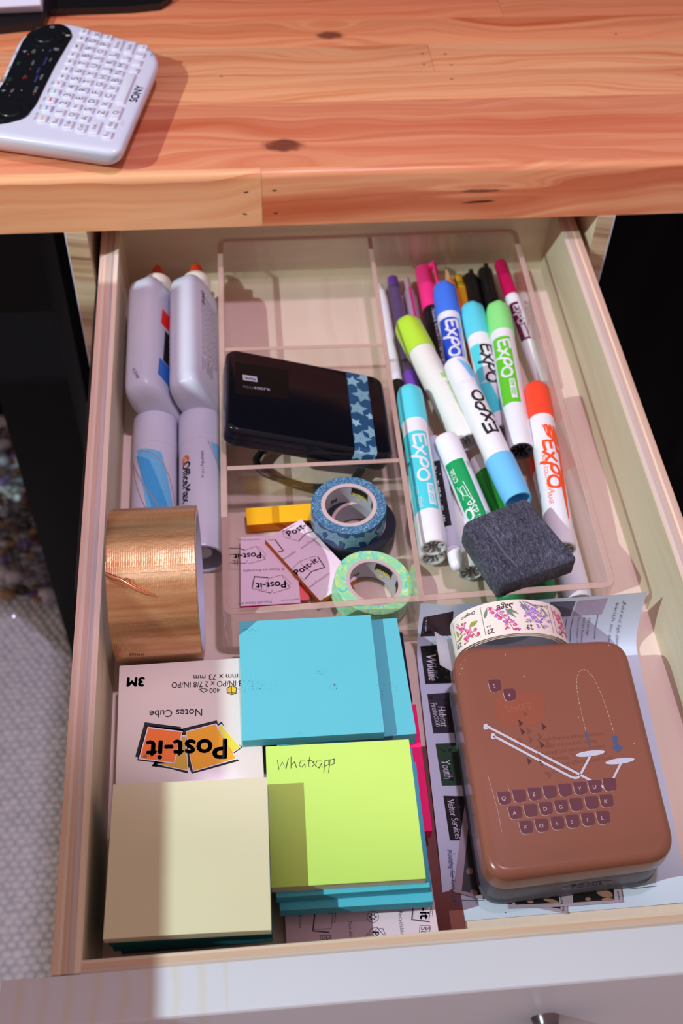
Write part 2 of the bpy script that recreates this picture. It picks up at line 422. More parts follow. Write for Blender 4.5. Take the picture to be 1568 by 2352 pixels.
link('back_panel', one('box', -1.9, 34.8, 94, 95, -67.98, 2.4, m=PLY), ped, smooth=0)
STEEL = mat('slide_steel', (70, 70, 74), .35, metal=.8)
for x0, x1 in ((-1.88, -1.36), (34.26, 34.78)):
    link('slide_rail', one('box', x0, x1, 22, 92, -4.3, -2.2, m=STEEL), ped, smooth=0)

# ================================================================== DRAWER
DX, DY = 32.9, 54.4
drw = thing('drawer', 'open plywood drawer with layered edges and a white front board', 'drawer', (DX/2, DY/2, -7.2))
PA = wood('ply_edge_pale', lin((232, 214, 196)), lin((226, 204, 184)), lin((205, 175, 150)), 1.6, line=.2, rough=.75, spread=.12)
PB = wood('ply_edge_tan', lin((218, 188, 168)), lin((206, 172, 150)), lin((180, 140, 115)), 1.6, line=.25, rough=.75, spread=.12)
PC = wood('ply_edge_grey', lin((206, 192, 186)), lin((188, 172, 166)), lin((150, 132, 125)), 2.4, line=.35, rough=.8, spread=.12)
def plies(name, lay, horiz, rng, z0, z1):
    """a board whose layered edge shows: face ply as the part, other plies as its pieces"""
    base = None
    for i, (a, b, m) in enumerate(lay):
        jz = (0, -.012, .0, -.018, 0)[i % 5]
        g = G(); g.mi(m)
        if horiz == 'y': g.box(a, b, rng[0], rng[1], z0, z1+jz)
        else: g.box(rng[0], rng[1], a, b, z0, z1+jz)
        if base is None: base = link(name, g, drw, smooth=0); first = base
        else:
            o = link('ply', g, base, smooth=0)
    return base
def along_y(m): return m
# grain of the side boards runs along y: materials with turned coordinates
def turned(m, name):
    if name in MATS: return MATS[name]
    c = m.copy(); c.name = name; t = c.node_tree
    sp_ = [n for n in t.nodes if n.type == 'SEPXYZ'][0]
    srcx, srcy = [], []
    for l in list(t.links):
        if l.from_node == sp_ and l.from_socket == sp_.outputs[0]: srcx.append(l.to_socket)
        if l.from_node == sp_ and l.from_socket == sp_.outputs[1]: srcy.append(l.to_socket)
    for s_ in srcx: t.links.new(sp_.outputs[1], s_)
    for s_ in srcy: t.links.new(sp_.outputs[0], s_)
    MATS[name] = c; return c
TA, TB, TC, TP = turned(PA, 'ply_edge_pale_y'), turned(PB, 'ply_edge_tan_y'), turned(PC, 'ply_edge_grey_y'), turned(PLY, 'birch_ply_face_y')
plies('side_panel', [(-.30, 0, TA), (-.62, -.30, TC), (-.86, -.62, TB), (-1.06, -.86, TA), (-1.3, -1.06, TB)], 'y', (-.55, DY+1.2), -7.2, 0)
plies('side_panel', [(DX, DX+.28, TA), (DX+.28, DX+.52, TC), (DX+.52, DX+.72, TB), (DX+.72, DX+.9, TA), (DX+.9, DX+1.3, TB)], 'y', (-.55, DY+1.2), -7.2, 0)
# smooth veneer on the inner faces
link('veneer', one('box', 0, .02, 0, DY, -6.2, -.02, m=TP), drw, smooth=0)
link('veneer', one('box', DX-.02, DX, 0, DY, -6.2, -.02, m=TP), drw, smooth=0)
link('back_panel', one('box', 0, DX, DY, DY+1.2, -7.2, -.3, m=PLY), drw, smooth=0)
plies('front_panel', [(-.14, 0, PA), (-.42, -.14, PB), (-.6, -.42, PC)], 'x', (0, DX), -7.2, 0)
link('floor_panel', one('box', 0, DX, 0, DY, -6.9, -6.2, m=turned(wood('birch_floor', lin((230, 210, 194)), lin((226, 204, 187)), lin((212, 184, 164)), .3, line=.08, rough=.55), 'birch_floor_y')), drw, smooth=0)
# white front board with a few strokes of bare grain
k = NT('white_brushed_board'); tc = k.n('ShaderNodeTexCoord'); sp_ = k.n('ShaderNodeSeparateXYZ', {0: tc.outputs['Object']})
cx_ = k.n('ShaderNodeCombineXYZ', {0: k.math('MULTIPLY', sp_.outputs[0], 30.0), 1: k.math('MULTIPLY', sp_.outputs[1], 60.0), 2: k.math('MULTIPLY', sp_.outputs[2], 30.0)})
wv = k.n('ShaderNodeTexWave', {'Vector': cx_.outputs[0], 'Scale': .9, 'Distortion': 4.0, 'Detail': 1.0, 'Detail Scale': .6})
nb = k.n('ShaderNodeTexNoise', {'Vector': tc.outputs['Object'], 'Scale': 9.0, 'Detail': 2.0})
msk = k.math('MULTIPLY', k.math('POWER', wv.outputs[0], 3.0), k.math('MULTIPLY', k.math('GREATER_THAN', -.10, sp_.outputs[0]), .35))
k.link(k.mix(msk, k.mix(nb.outputs[0], lin((210, 213, 230)), lin((218, 220, 236))), lin((214, 200, 170))), k.b.inputs['Base Color'])
k.b.inputs['Roughness'].default_value = .4
g = G(); g.mi(k.m)
pr = [(-.6, -16), (-.6, -.02), (-2.55, -.02), (-2.68, -.06), (-2.74, -.2), (-2.74, -16)]
g.rings([[(x, y, z) for y, z in pr] for x in (-3.45, 37.2)])
fb = link('front_board', g, drw, smooth=20)
STEELK = mat('knob_metal', (120, 112, 118), .22, metal=.95)
g = G(); g.lathe([(0, .7), (.25, .62), (1.1, .55), (1.5, .9), (1.75, 1.45), (2.15, 1.6), (2.45, 1.45), (2.6, .9), (2.62, .01)], (21.3, -2.74, -5.1), (0, -1, 0), (0, 0, 1), 28, STEELK)
link('knob', g, fb, smooth=50)

# ================================================================== NOTE PADS, FRONT LEFT
def pad(root, cx, cy, w, dp, rot, z0, z1, m, name='pad', th=None, jit=.0):
    """a block of notes as one part (or as a thing when root is None)"""
    g = G(); g.mi(m); g.slab(rrect(w, dp, .03, 1), z0, z1, .015, .015, 1, place(cx, cy, rot))
    return link(name, g, root, smooth=0)
CREAM = paper_pad('cream_notes', (226, 220, 188)); AQUA = paper_pad('aqua_notes', (88, 192, 216)); TEAL = paper_pad('teal_notes', (40, 118, 132))
LIME = paper_pad('lime_notes', (200, 238, 116), .025); TURQ = paper_pad('turquoise_notes', (98, 194, 207), .025); HOT = paper_pad('hot_pink_notes', (255, 40, 118))
LILAC = paper_pad('lilac_backing', (240, 212, 228)); ORNG = paper_pad('orange_notes', (232, 130, 26)); YELO = paper_pad('yellow_notes', (255, 190, 30))

# cream pad lying on teal pads beside the left wall
t = thing('cream_note_pad', 'blank cream square note pad on teal pads in the front corner', 'note pad', (4.77, 4.66, -.85))
g = G(); g.mi(CREAM)
# the top sheets bow very slightly
f = place(4.766, 4.664, -1.46)
N = 9; top = [[f(Vector((-3.8+7.6*i/N, -3.8+7.6*j/N, -.3+.05*math.sin(i/N*PI)*(1-j/N)))) for j in range(N+1)] for i in range(N+1)]
g.sheet(top)
ring = lambda z: [f(Vector((x, y, z))) for x, y in ((-3.8, -3.8), (3.8, -3.8), (3.8, 3.8), (-3.8, 3.8))]
g.rings([ring(-.8), ring(-.302)], None, True, False)
link('note_block', g, t, smooth=20)
GROUP_T = 'teal note pads under the cream pad'
for cx, cy, rot, z0, z1, lab in ((4.78, 4.82, -.8, -1.75, -.82, 'teal note pad directly under the cream pad'), (4.85, 4.95, -1.2, -2.9, -1.77, 'darker teal note pad second from the top under the cream pad'),
                              (4.8, 5.55, -.6, -4.5, -2.92, 'teal note pad deep in the stack under the cream pad'), (4.72, 5.75, 0, -6.19, -4.52, 'lowest teal note pad on the drawer floor under the cream pad')):
    tag(pad(None, cx, cy, 7.5, 7.5 if cy < 5.3 else 7.0, rot, z0, z1, TEAL, 'teal_note_pad'), lab, 'note pad', GROUP_T)

# cardboard notes cube
BOXW = mat('glossy_white_card', (230, 222, 212), .22, spec=.5, var=.015)
ZB = -3.1
t = thing('notes_cube_box', 'white notes cube box printed with an upside-down orange and yellow logo', 'box', (4.6, 13.5, -6.19))
g = G(); g.mi(BOXW); g.slab(rrect(7.75, 7.55, .08, 2), -6.19, ZB, .05, .05, 2, place(4.63, 13.46, .2)); link('carton', g, t, smooth=30)
ZP = ZB+.008
d = D(onplane(ZP)); e_ = D(onplane(ZP+.004)); h_ = D(onplane(ZP+.008)); h2 = D(onplane(ZP+.012))
def zp(x, y): return (220+x/3.564, 1500+y/3.564)
OR_, YE_, YO_, YL_ = mat('print_orange', (255, 128, 50), .4), mat('print_gold', (218, 175, 62), .4), mat('print_amber', (255, 178, 36), .4), mat('print_yellow', (232, 218, 70), .4)
d.poly([zp(*p) for p in ((322, 848), (400, 566), (697, 605), (697, 640), (640, 905), (490, 890))], INK)
d.poly([zp(*p) for p in ((338, 878), (420, 595), (715, 622), (700, 905), (500, 925), (458, 926), (480, 895))], INK)
d.poly([zp(*p) for p in ((690, 622), (990, 550), (1000, 580), (1030, 560), (1078, 660), (1112, 700), (1200, 771), (1118, 830), (1172, 882), (1000, 930), (785, 988), (760, 930), (750, 985), (600, 945), (455, 926))], INK)
e_.poly([zp(*p) for p in ((350, 868), (424, 602), (712, 640), (642, 905))], WPRINT)
e_.poly([zp(*p) for p in ((497, 908), (640, 905), (705, 672), (738, 672), (757, 965), (600, 935))], WPRINT)
e_.poly([zp(*p) for p in ((734, 640), (986, 574), (1158, 868), (795, 972), (768, 850))], WPRINT)
e_.poly([zp(*p) for p in ((996, 600), (1028, 578), (1188, 770), (1110, 826))], WPRINT)
h_.poly([zp(*p) for p in ((362, 860), (430, 613), (703, 648), (638, 896))], OR_)
h_.poly([zp(*p) for p in ((505, 906), (645, 898), (705, 682), (732, 682), (750, 955), (610, 930))], YE_)
h_.poly([zp(*p) for p in ((740, 648), (978, 584), (1145, 862), (800, 962), (772, 850))], YO_)
h_.poly([zp(*p) for p in ((1004, 606), (1026, 588), (1180, 770), (1112, 815))], YL_)
d.g.mi(INK)
def zt(dd, st, a, b, m=INK, **k): tpx(dd, st, zp(*a), zp(*b), ZP+.014, m, **k)
zt(h2, 'Post-it', (1070, 705), (420, 722), hs=1.0, bold=.028)
zt(h2, 'Notes Cube', (870, 455), (440, 470), hs=1.1)
zt(h2, '73 mm x 73 mm', (1250, 168), (800, 178), hs=1.05)
zt(h2, '2 7/8 IN/PO x 2 7/8 IN/PO', (1290, 222), (622, 240), hs=1.25)
zt(h2, '400', (1016, 283), (930, 287), hs=1.1)
zt(h2, '3M', (396, 200), (262, 202), bold=.05, hs=1.0)
zt(h2, '®', (420, 830), (388, 832), m=INK)
h2.stroke([zp(*p) for p in ((918, 302), (880, 287), (850, 296), (880, 322))], 1.4, INK, True)
GOLDP = mat('print_gold_box', (236, 196, 40), .4)
h2.poly([zp(*p) for p in ((1070, 285), (1110, 265), (1152, 280), (1150, 330), (1110, 343), (1072, 325))], INK)
tp2 = D(onplane(ZP+.016))
tp2.poly([zp(*p) for p in ((1077, 288), (1108, 272), (1108, 325), (1077, 322))], YE_); tp2.poly([zp(*p) for p in ((1113, 272), (1146, 284), (1145, 325), (1113, 322))], GOLDP); tp2.poly([zp(*p) for p in ((1080, 327), (1110, 330), (1142, 329), (1110, 338))], YL_)
tp2.link('print', t)
d.link('logo_outline', t); e_.link('logo_border', t); h_.link('logo', t); h2.link('lettering', t)

# turquoise pads in the middle
T1 = place(11.291, 15.39, -.48)
tag(pad(None, 11.291, 15.39, 7.6, 7.6, -.48, -3.09, -2.38, TURQ, 'turquoise_note_pad'), 'smudged turquoise note pad on top, half over the notes cube box', 'note pad')
o = bpy.data.objects['turquoise_note_pad']
SMU = mat('graphite_smudge', (70, 150, 178), .8, var=.25, scale=400)
d = D(onplane(-2.374))
random.seed(11)
for (cx, cy, n, sp) in ((577, 1575, 70, 17), (768, 1577, 12, 6), (545+190, 1543, 14, 7), (880, 1575, 16, 9), (575, 1448, 24, 12), (690, 1684, 7, 5)):
    for _ in range(n):
        d.ell(min(882, cx+random.gauss(0, sp)), max(1445, cy+random.gauss(0, sp*.6)), random.uniform(.5, 1.6), random.uniform(.3, .9), SMU, 7)
d.ell(768, 1573, 2.0, 1.2, INK, 8); d.ell(773, 1581, 1.6, 1.0, INK, 8)
dd = d.link('smudge', o); dd['kind'] = 'stuff'
tag(pad(None, 13.0, 15.45, 7.6, 7.6, 1.2, -4.3, -3.11, TURQ, 'turquoise_note_pad'), 'turquoise note pad underneath, sticking out to the right of the smudged one', 'note pad')
tag(pad(None, 13.3, 16.75, 7.6, 4.7, 0, -6.19, -4.32, paper_pad('navy_notes', (28, 32, 52)), 'navy_note_pad'), 'dark navy note pad under the turquoise pads behind the hot pink pad', 'note pad')

# lime pad stack
t = thing('lime_note_pad', 'lime green note pad with a handwritten word on top', 'note pad', (12.4, 7.18, -2.8))
g = G(); g.mi(LIME); g.slab(rrect(7.6, 7.6, .03, 1), -2.215, -2.128, .01, .01, 1, place(12.4, 7.18, -1.08)); link('note_block', g, t, smooth=0)
d = D(onplane(-2.12))
hand = [[(637, 1745), (640, 1768), (648, 1750), (656, 1766), (662, 1742)], [(668, 1738), (668, 1765)], [(668, 1758), (676, 1750), (681, 1764)],
        [(700, 1748), (690, 1748), (686, 1758), (693, 1762), (700, 1754), (701, 1763)], [(711, 1738), (708, 1760), (713, 1762)], [(704, 1748), (717, 1746)],
        [(723, 1748), (718, 1750), (722, 1756), (716, 1761)], [(738, 1748), (727, 1748), (724, 1759), (732, 1764), (739, 1752), (739, 1764)],
        [(746, 1746), (743, 1776)], [(746, 1748), (755, 1745), (755, 1756), (745, 1760)], [(758, 1744), (754, 1775)], [(758, 1746), (767, 1743), (767, 1754), (757, 1758)]]
for s_ in hand: d.stroke(s_, 1.5, mat('pencil_line', (66, 76, 50), .7))
d.link('handwriting', t)
tag(pad(None, 12.42, 7.2, 7.58, 7.58, -1.0, -2.83, -2.225, CREAM, 'cream_note_pad'), 'cream note pad sandwiched between the lime pad and the aqua pads', 'note pad')
tag(pad(None, 12.62, 6.98, 7.6, 7.6, -.6, -3.53, -2.85, AQUA, 'aqua_note_pad'), 'aqua note pad sticking out in front under the lime pad', 'note pad')
tag(pad(None, 12.8, 6.55, 7.6, 7.6, -1.1, -4.3, -3.55, AQUA, 'aqua_note_pad'), 'lowest aqua note pad of the lime stack, above the printed lilac backing', 'note pad')
tag(pad(None, 13.42, 10.52, 7.55, 7.55, -1.0, -5.2, -4.33, HOT, 'hot_pink_note_pad'), 'hot pink note pad showing as a strip beside the letter', 'note pad')

# printed backing, shared by the spare pads
def logo(d, f, m, s=1.0, line=.03):
    """outline of two open note sheets with the word between; f: local cm -> uv of d"""
    P = lambda *q: [f(*p) for p in q]
    d.stroke(P((0, 0), (.16, .95), (1.02, .82), (1.0, -.08)), .035*s, m); d.stroke(P((0, 0), (1.0, -.06)), .03*s, m)
    d.stroke(P((1.02, .82), (1.75, 1.02), (2.2, .1), (1.12, -.2), (1.0, .2)), .03*s, m)
    d.stroke(P((1.8, .95), (1.95, 1.02), (2.4, .42), (2.15, .3)), .025*s, m)
    d.stroke(P((.12, .98), (1.0, .86)), .09*s, m); d.stroke(P((-.03, 0), (.12, .98)), .09*s, m)
def print_word(d, f, st, x, y, w, m, **k):
    vs_, fs, ww = glyphs(st, k.get('bold', 0), k.get('shear', 0)); sc = w/ww
    d.g.add([d.f(*f(x+a*sc, y+b*sc*k.get('hs', 1))) for a, b in vs_], fs, m)
# lilac printed pad at the drawer's front, mostly covered
t = thing('printed_note_pad', 'note pad face down with printed lilac backing at the front wall', 'note pad', (13.0, 5.0, -6.05))
pad(t, 13.0, 5.2, 7.65, 7.8, .2, -6.05, -5.3, LILAC, 'note_block')
d = D(onplane(-5.292)); z = -5.292
def yp(x, y): return (530+x/2.869, 1380+y/2.869)
d.stroke([yp(*p) for p in ((553, 2060), (540, 2175), (650, 2185))], 3.2, GREYINK); d.stroke([yp(*p) for p in ((553, 2055), (672, 2060), (660, 2160), (545, 2165))], 1.3, GREYINK, True); d.stroke([yp(*p) for p in ((672, 2060), (690, 2050), (682, 2125), (668, 2120))], 1.2, GREYINK)
d.stroke([yp(*p) for p in ((1203, 1990), (1192, 2100), (1310, 2115))], 3.2, GREYINK); d.stroke([yp(*p) for p in ((1203, 2000), (1320, 2000), (1305, 2100))], 1.4, GREYINK); d.stroke([yp(*p) for p in ((1322, 2015), (1330, 2080), (1312, 2075))], 1.2, GREYINK)
tpx(d, 't-it', yp(1245, 1985), yp(1248, 2095), z, GREYINK, bold=.03, hs=1.0)
d.stroke([yp(935+38*math.cos(a*PI/10), 2082+38*math.sin(a*PI/10)) for a in range(20)], 1.1, GREYINK, True)
for a in range(6): d.ell(*yp(935+18*math.cos(a*1.05), 2082+18*math.sin(a*1.05)), 3.4, 2.0, GREYINK, 8, a*1.05)
d.stroke([yp(*p) for p in ((880, 2225), (925, 2160), (960, 2150), (1020, 2220), (985, 2232))], 1.3, GREYINK); d.stroke([yp(*p) for p in ((905, 2205), (965, 2160), (1000, 2158), (1022, 2215))], 1.2, GREYINK)
tpx(d, 'Po', yp(935, 2180), yp(935, 2235), z, GREYINK, bold=.03)
tpx(d, '-it.com', yp(445, 2060), yp(448, 2155), z, GREYINK); tpx(d, 'Post-it® Notes', yp(776, 2112), yp(782, 2300), z, GREYINK); tpx(d, 'are Recyclable', yp(1098, 1985), yp(1118, 2200), z, GREYINK)
for x0, y0 in ((592, 2205), (1245, 2140)):
    d.stroke([yp(*p) for p in ((x0, y0), (x0+68, y0+2), (x0+62, y0+60), (x0-5, y0+58))], 1.2, GREYINK, True)
    tpx(d, 'Su', yp(x0+38, y0+8), yp(x0+36, y0+52), z, GREYINK, hs=.9); tpx(d, 'St', yp(x0+8, y0+8), yp(x0+6, y0+50), z, GREYINK, hs=.9)
d.link('print', t)
MAROON = mat('maroon_card', (120, 58, 50), .6, var=.05)
tag(link('maroon_card', one('slab', [(9.3, 1.6), (18.35, 1.9), (18.5, 12.5), (9.5, 12.4)], -6.19, -6.07, .02, .02, 1, m=MAROON), smooth=0), 'dark maroon card flat on the drawer floor between pads and letter', 'card')

# ================================================================== LEFT COLUMN: GLUE AND TAPE
BOT = mat('bottle_white', (200, 206, 222), .32, var=.015, sss=.0)
COLLAR = mat('collar_white', (228, 222, 205), .4, var=.02); NOZ = mat('nozzle_orange', (235, 62, 20), .35, var=.03)
def bottle(cx, y0, label, side):
    t = thing('glue_bottle', label, 'glue bottle', (cx, y0, -6.15), 'glue bottles at the back of the drawer')
    zc = -3.4; ca, sa = math.cos(math.radians(24)), math.sin(math.radians(24))
    lean = lambda p: Vector((cx+(p[0]-cx)*ca-(p[2]-zc)*sa, p[1], zc+(p[0]-cx)*sa+(p[2]-zc)*ca))
    prof = [(0, .55, .5), (.12, .9, .85), (.5, .985, .97), (1.1, 1, 1), (10.4, 1, 1), (11.2, .97, .93), (11.8, .86, .78), (12.2, .70, .58), (12.5, .62, .45)]
    g = G(); g.mi(BOT); rs = []
    for dy, sx, sz in prof:
        rs.append([(cx+1.29*sx*(abs(math.cos(a))**.55)*math.copysign(1, math.cos(a)), y0+dy, zc+2.7*sz*(abs(math.sin(a))**.7)*math.copysign(1, math.sin(a))) for a in [2*PI*k/40 for k in range(40)]])
    g.rings([[lean(p) for p in r] for r in rs]); link('body', g, t, smooth=60)
    g = G(); pr = [(12.3, .98), (12.45, 1.06), (13.5, 1.06), (13.6, .9), (13.75, .62)]
    g.lathe([(a, r) for a, r in pr], (cx, y0, zc), (0, 1, 0), (0, 0, 1), 30, COLLAR); link('collar', g, t, smooth=40)
    g = G(); g.lathe([(13.7, .66), (14.2, .6), (15.0, .42), (15.45, .26), (15.55, .1)], (cx, y0, zc), (0, 1, 0), (0, 0, 1), 22, NOZ); link('nozzle', g, t, smooth=50)
    # print on the flat flank that faces right: u along the bottle from its base, v up the flank
    X = lambda u, v, o=.012: lean((cx+1.30*(max(0, 1-(abs(v)/2.7)**(2/.7)))**.275+o, y0+u, zc+v))
    return t, X
BRED, BBLU = mat('label_red', (228, 40, 32), .4), mat('label_blue', (52, 120, 205), .4)
t, X = bottle(2.45, 37.3, 'white glue bottle against the left wall, showing a red and blue label', 1)
d = D(X)
d.grid((8.6, -1.6), (8.6, 1.35), (6.9, 1.5), (7.3, -1.6), BRED, 8, 10); d.grid((6.95, -1.5), (6.9, 1.5), (6.8, 1.55), (6.7, -1.5), WPRINT, 2, 10)
d.grid((6.6, -1.6), (6.6, 1.0), (3.4, 1.2), (3.4, -1.6), INK, 8, 8); d.grid((3.3, -1.6), (3.3, 1.6), (1.6, 1.75), (1.2, -1.6), BBLU, 8, 10)
d.f = lambda u, v: X(u, v, .025)
d.text('GLUE', (6.4, -.6), (3.6, -.6), WPRINT, hs=-1.3, bold=.03); d.link('label', t)
d = D(lambda u, v: Vector((1.55+v, 37.3+u, -.84)))
d.text('41354A', (1.75, -.2), (.75, .15), GREYINK, hs=1.0); d.link('batch_code', t)
t, X = bottle(5.38, 37.4, 'white glue bottle beside the clear organizer, grey small print on its flank', -1)
d = D(lambda u, v: X(u, v)); FINE = mat('fine_print_grey', (128, 118, 138), .6)
d.text('Glue-All', (10.2, 1.25), (8.8, 1.25), GREYINK, hs=-1.2, bold=.03)
random.seed(3)
for r_ in range(9):
    v = 1.55-r_*.24; u = 10.0-r_*.05; 
    while u > 3.4:
        w = random.uniform(.2, .55); d.stroke([(u, v), (u-w, v)], .06, FINE); u -= w+.12
for r_ in range(6):
    v = 1.6-r_*.24; d.stroke([(3.1, v), (1.9-random.uniform(-.3, .3), v)], .06, FINE)
q = d.link('small_print', t); q['kind'] = 'stuff'

STK = mat('stick_white', (208, 210, 226), .3, var=.015)
SB1, SB2 = mat('swirl_blue', (112, 196, 238), .35, var=.12, scale=300), mat('swirl_deep_blue', (70, 170, 228), .35, var=.1, scale=300)
GOLDL = mat('swirl_line', (196, 140, 110), .4)
def glue_stick(cx, y0, y1, label, kind):
    R = 1.5; zc = -6.19+R
    t = thing('glue_stick', label, 'glue stick', (cx, y0, zc-R), 'large white glue sticks')
    A = (cx, y1, zc); L = y1-y0
    g = G(); g.lathe([(0, .9), (.08, 1.25), (.3, 1.46), (.6, R), (3.35, R), (3.36, R-.02)], A, (0, -1, 0), (0, 0, 1), 40, STK); link('cap', g, t, smooth=40)
    g = G(); g.lathe([(3.36, R-.025), (L-.1, R-.025), (L, R-.08), (L, R-.22), (L-1.6, R-.25), (L-1.6, .01)], A, (0, -1, 0), (0, 0, 1), 40, STK, True, True); link('barrel', g, t, smooth=30)
    g = G(); g.lathe([(L-1.55, .6), (L-.5, .6), (L-.45, .5), (L-.45, .01)], A, (0, -1, 0), (0, 0, 1), 20, STK); link('twist_knob', g, t, smooth=30)
    return t, (lambda off: (lambda u, v: Vector((cx+(R-.015+off)*math.sin(v/R), y1-u, zc+(R-.015+off)*math.cos(v/R)))))
t, F = glue_stick(2.35, 25.6, 37.85, 'white glue stick with wide blue swirl along the left wall', 0)
d = D(F(.0)); d.grid((3.7, -1.2), (4.3, .6), (12, 2.4), (12, .2), SB1, 30, 10); d.link('label', t)
d = D(F(.01)); d.grid((4.2, -1.25), (5.0, -.2), (12, 2.2), (12, .8), SB2, 30, 8); d.link('label', t)
d = D(F(.02))
def curve(d, pts, w, m, n=24):
    P = [Vector(p) for p in pts]; out = []
    for i in range(n+1):
        tt = i/n; Q = P[:]
        while len(Q) > 1: Q = [Q[j]*(1-tt)+Q[j+1]*tt for j in range(len(Q)-1)]
        out.append(Q[0])
    d.stroke(out, w, m)
curve(d, [(4.0, -.9), (4.6, 1.0), (7, 1.6), (9.5, 2.0)], .05, GOLDL); curve(d, [(4.6, -1.6), (7, -.6), (9, .2), (12, 2.4)], .05, GOLDL); curve(d, [(4.4, -1.7), (7.5, -1.0), (9, -.6), (12, 1.1)], .05, GOLDL)
d.link('swirl_line', t)
t, F = glue_stick(5.42, 25.6, 37.95, 'white glue stick with printed store name beside the organizer', 1)
d = D(F(.0)); d.grid((3.6, .75), (3.5, 2.3), (9, 2.3), (6.2, 1.5), SB1, 20, 8); d.link('label', t)
d = D(F(.01)); d.grid((3.7, 1.5), (3.5, 2.4), (7.5, 2.4), (5.5, 2.0), SB2, 20, 8)
d.ell(5.0, -1.05, .42, .32, mat('print_red_orange', (222, 90, 60), .4), 14); d.ell(4.9, -1.1, .2, .16, YE_, 10)
d.text('OfficeMax', (5.2, -1.3), (8.6, -1.3), INK, bold=.025, hs=1.1); d.text('Adhésif 40 g / 1.41 oz', (4.5, .1), (6.9, .1), GREYINK)
curve(d, [(3.5, .55), (5, 1.1), (6.2, 1.7), (7.5, 2.2)], .05, GOLDL); curve(d, [(3.5, 1.2), (4.6, 1.6), (5.4, 2.0), (6.5, 2.3)], .05, GOLDL)
d.link('lettering', t)

# copper duct tape, standing on its rim
k = NT('copper_tape'); tc = k.n('ShaderNodeTexCoord'); sp_ = k.n('ShaderNodeSeparateXYZ', {0: tc.outputs['Object']})
st = k.n('ShaderNodeCombineXYZ', {0: k.math('MULTIPLY', sp_.outputs[0], 12.0), 1: k.math('MULTIPLY', sp_.outputs[1], 160.0), 2: k.math('MULTIPLY', sp_.outputs[2], 160.0)})
nz = k.n('ShaderNodeTexNoise', {'Vector': st.outputs[0], 'Scale': 1.0, 'Detail': 3.0})
k.link(k.ramp(nz.outputs[0], [(.25, lin((188, 126, 84))), (.5, lin((212, 166, 120))), (.75, lin((228, 192, 150)))]), k.b.inputs['Base Color'])
wv = k.n('ShaderNodeTexWave', {'Vector': tc.outputs['Object'], 'Scale': 330.0, 'Distortion': .6}); wv.bands_direction = 'X'
n2 = k.n('ShaderNodeTexNoise', {'Vector': tc.outputs['Object'], 'Scale': 500.0, 'Detail': 2.0})
hgt = k.math('ADD', k.math('MULTIPLY', wv.outputs[0], .14), k.math('ADD', k.math('MULTIPLY', nz.outputs[0], 1.2), k.math('MULTIPLY', n2.outputs[0], .7)))
bp = k.n('ShaderNodeBump', {'Height': hgt, 'Strength': .35, 'Distance': .0006}); k.link(bp.outputs[0], k.b.inputs['Normal'])
k.b.inputs['Metallic'].default_value = .75; k.b.inputs['Roughness'].default_value = .34
COPPER = k.m; MATS['copper_tape'] = COPPER
RT, ZT, YT, X0, X1 = 4.45, -6.19+4.45, 21.75, .55, 5.42
t = thing('duct_tape_roll', 'roll of shiny copper duct tape standing on its rim by the left wall', 'tape', (2.5, YT, -6.19))
g = G(); g.lathe([(0, 4.09), (0, RT-.06), (.05, RT), (X1-X0-.05, RT), (X1-X0, RT-.06), (X1-X0, 4.09)], (X0, YT, ZT), (1, 0, 0), (0, 0, 1), 96, COPPER, False, False); link('tape_roll', g, t, smooth=30)
CORE = mat('core_white_card', (205, 208, 228), .5, var=.02)
g = G(); g.lathe([(.0, 4.09), (X1-X0, 4.09), (X1-X0+.01, 3.97), (0, 3.97), (0, 4.09)], (X0, YT, ZT), (1, 0, 0), (0, 0, 1), 72, CORE, False, False); link('core', g, t, smooth=40)
GRN = mat('print_green', (0, 140, 90), .4)
F = lambda u, v: Vector((X0+v, YT+3.96*math.cos(u/3.96), ZT-3.96*math.sin(u/3.96)))
d = D(F)
d.text('DUCK TAPE', (3.2, 4.0), (8.6, 4.0), GRN, hs=-.75, bold=.03); d.link('lettering', t)
# end flap and a twisted strand pulled from the edge
th0 = math.radians(62)
def on(a, x, off=.0): return Vector((x, YT-(RT+off)*math.cos(a), ZT+(RT+off)*math.sin(a)))
g = G(); g.mi(COPPER); random.seed(5)
NN = 40; g.rings([[on(th0+.16*q+(.012*math.sin(x*9)+random.uniform(-.008, .008) if q == 1 else 0), X0+.02+(X1-X0-.04)*x/NN, .03 if q else .02) for x in range(NN+1)] for q in (0, .5, 1)], None, False, False, False)
link('tape_end', g, t, smooth=0)
TW = mat('copper_strand', (226, 150, 110), .22, metal=.8)
P = [at(243, 1316, 1.35)+Vector((0, 0, .1)), at(258, 1326, 1.6), at(280, 1333, 1.75), at(292, 1341, 1.75), at(310, 1353, 1.6), at(335, 1364, 1.5), at(362, 1371, 1.35)]
def strand(px, py, lift):
    # point of the roll's surface under this pixel, raised by lift
    dv = CR @ Vector(((px-PW/2)/CF, -(py-PH/2)/CF, -1.0)); b = CP-Vector((0, YT, ZT)); R_ = RT+lift
    A_ = dv.y**2+dv.z**2; B_ = 2*(b.y*dv.y+b.z*dv.z); C_ = b.y**2+b.z**2-R_**2
    tt = (-B_-math.sqrt(max(0, B_*B_-4*A_*C_)))/(2*A_); return CP+dv*tt
g = G(); g.mi(TW); g.tube([strand(243, 1318, .1), strand(258, 1326, .18), strand(278, 1332, .24), strand(290, 1339, .24), strand(310, 1351, .18), strand(335, 1362, .14), strand(362, 1371, .06)], [.13, .16, .1, .11, .15, .12, .02], 8)
g.tube([strand(290+9*math.cos(a), 1337+8*math.sin(a), .22) for a in [k_*.5 for k_ in range(13)]], .05, 6)
link('loose_strand', g, t, smooth=60)
d = D(lambda u, v: strand(u, v, .012)); d.text('EEP294AF', (297, 1507), (331, 1507), mat('print_dark_copper', (120, 52, 34), .5), hs=-1.0); d.link('batch_code', t)

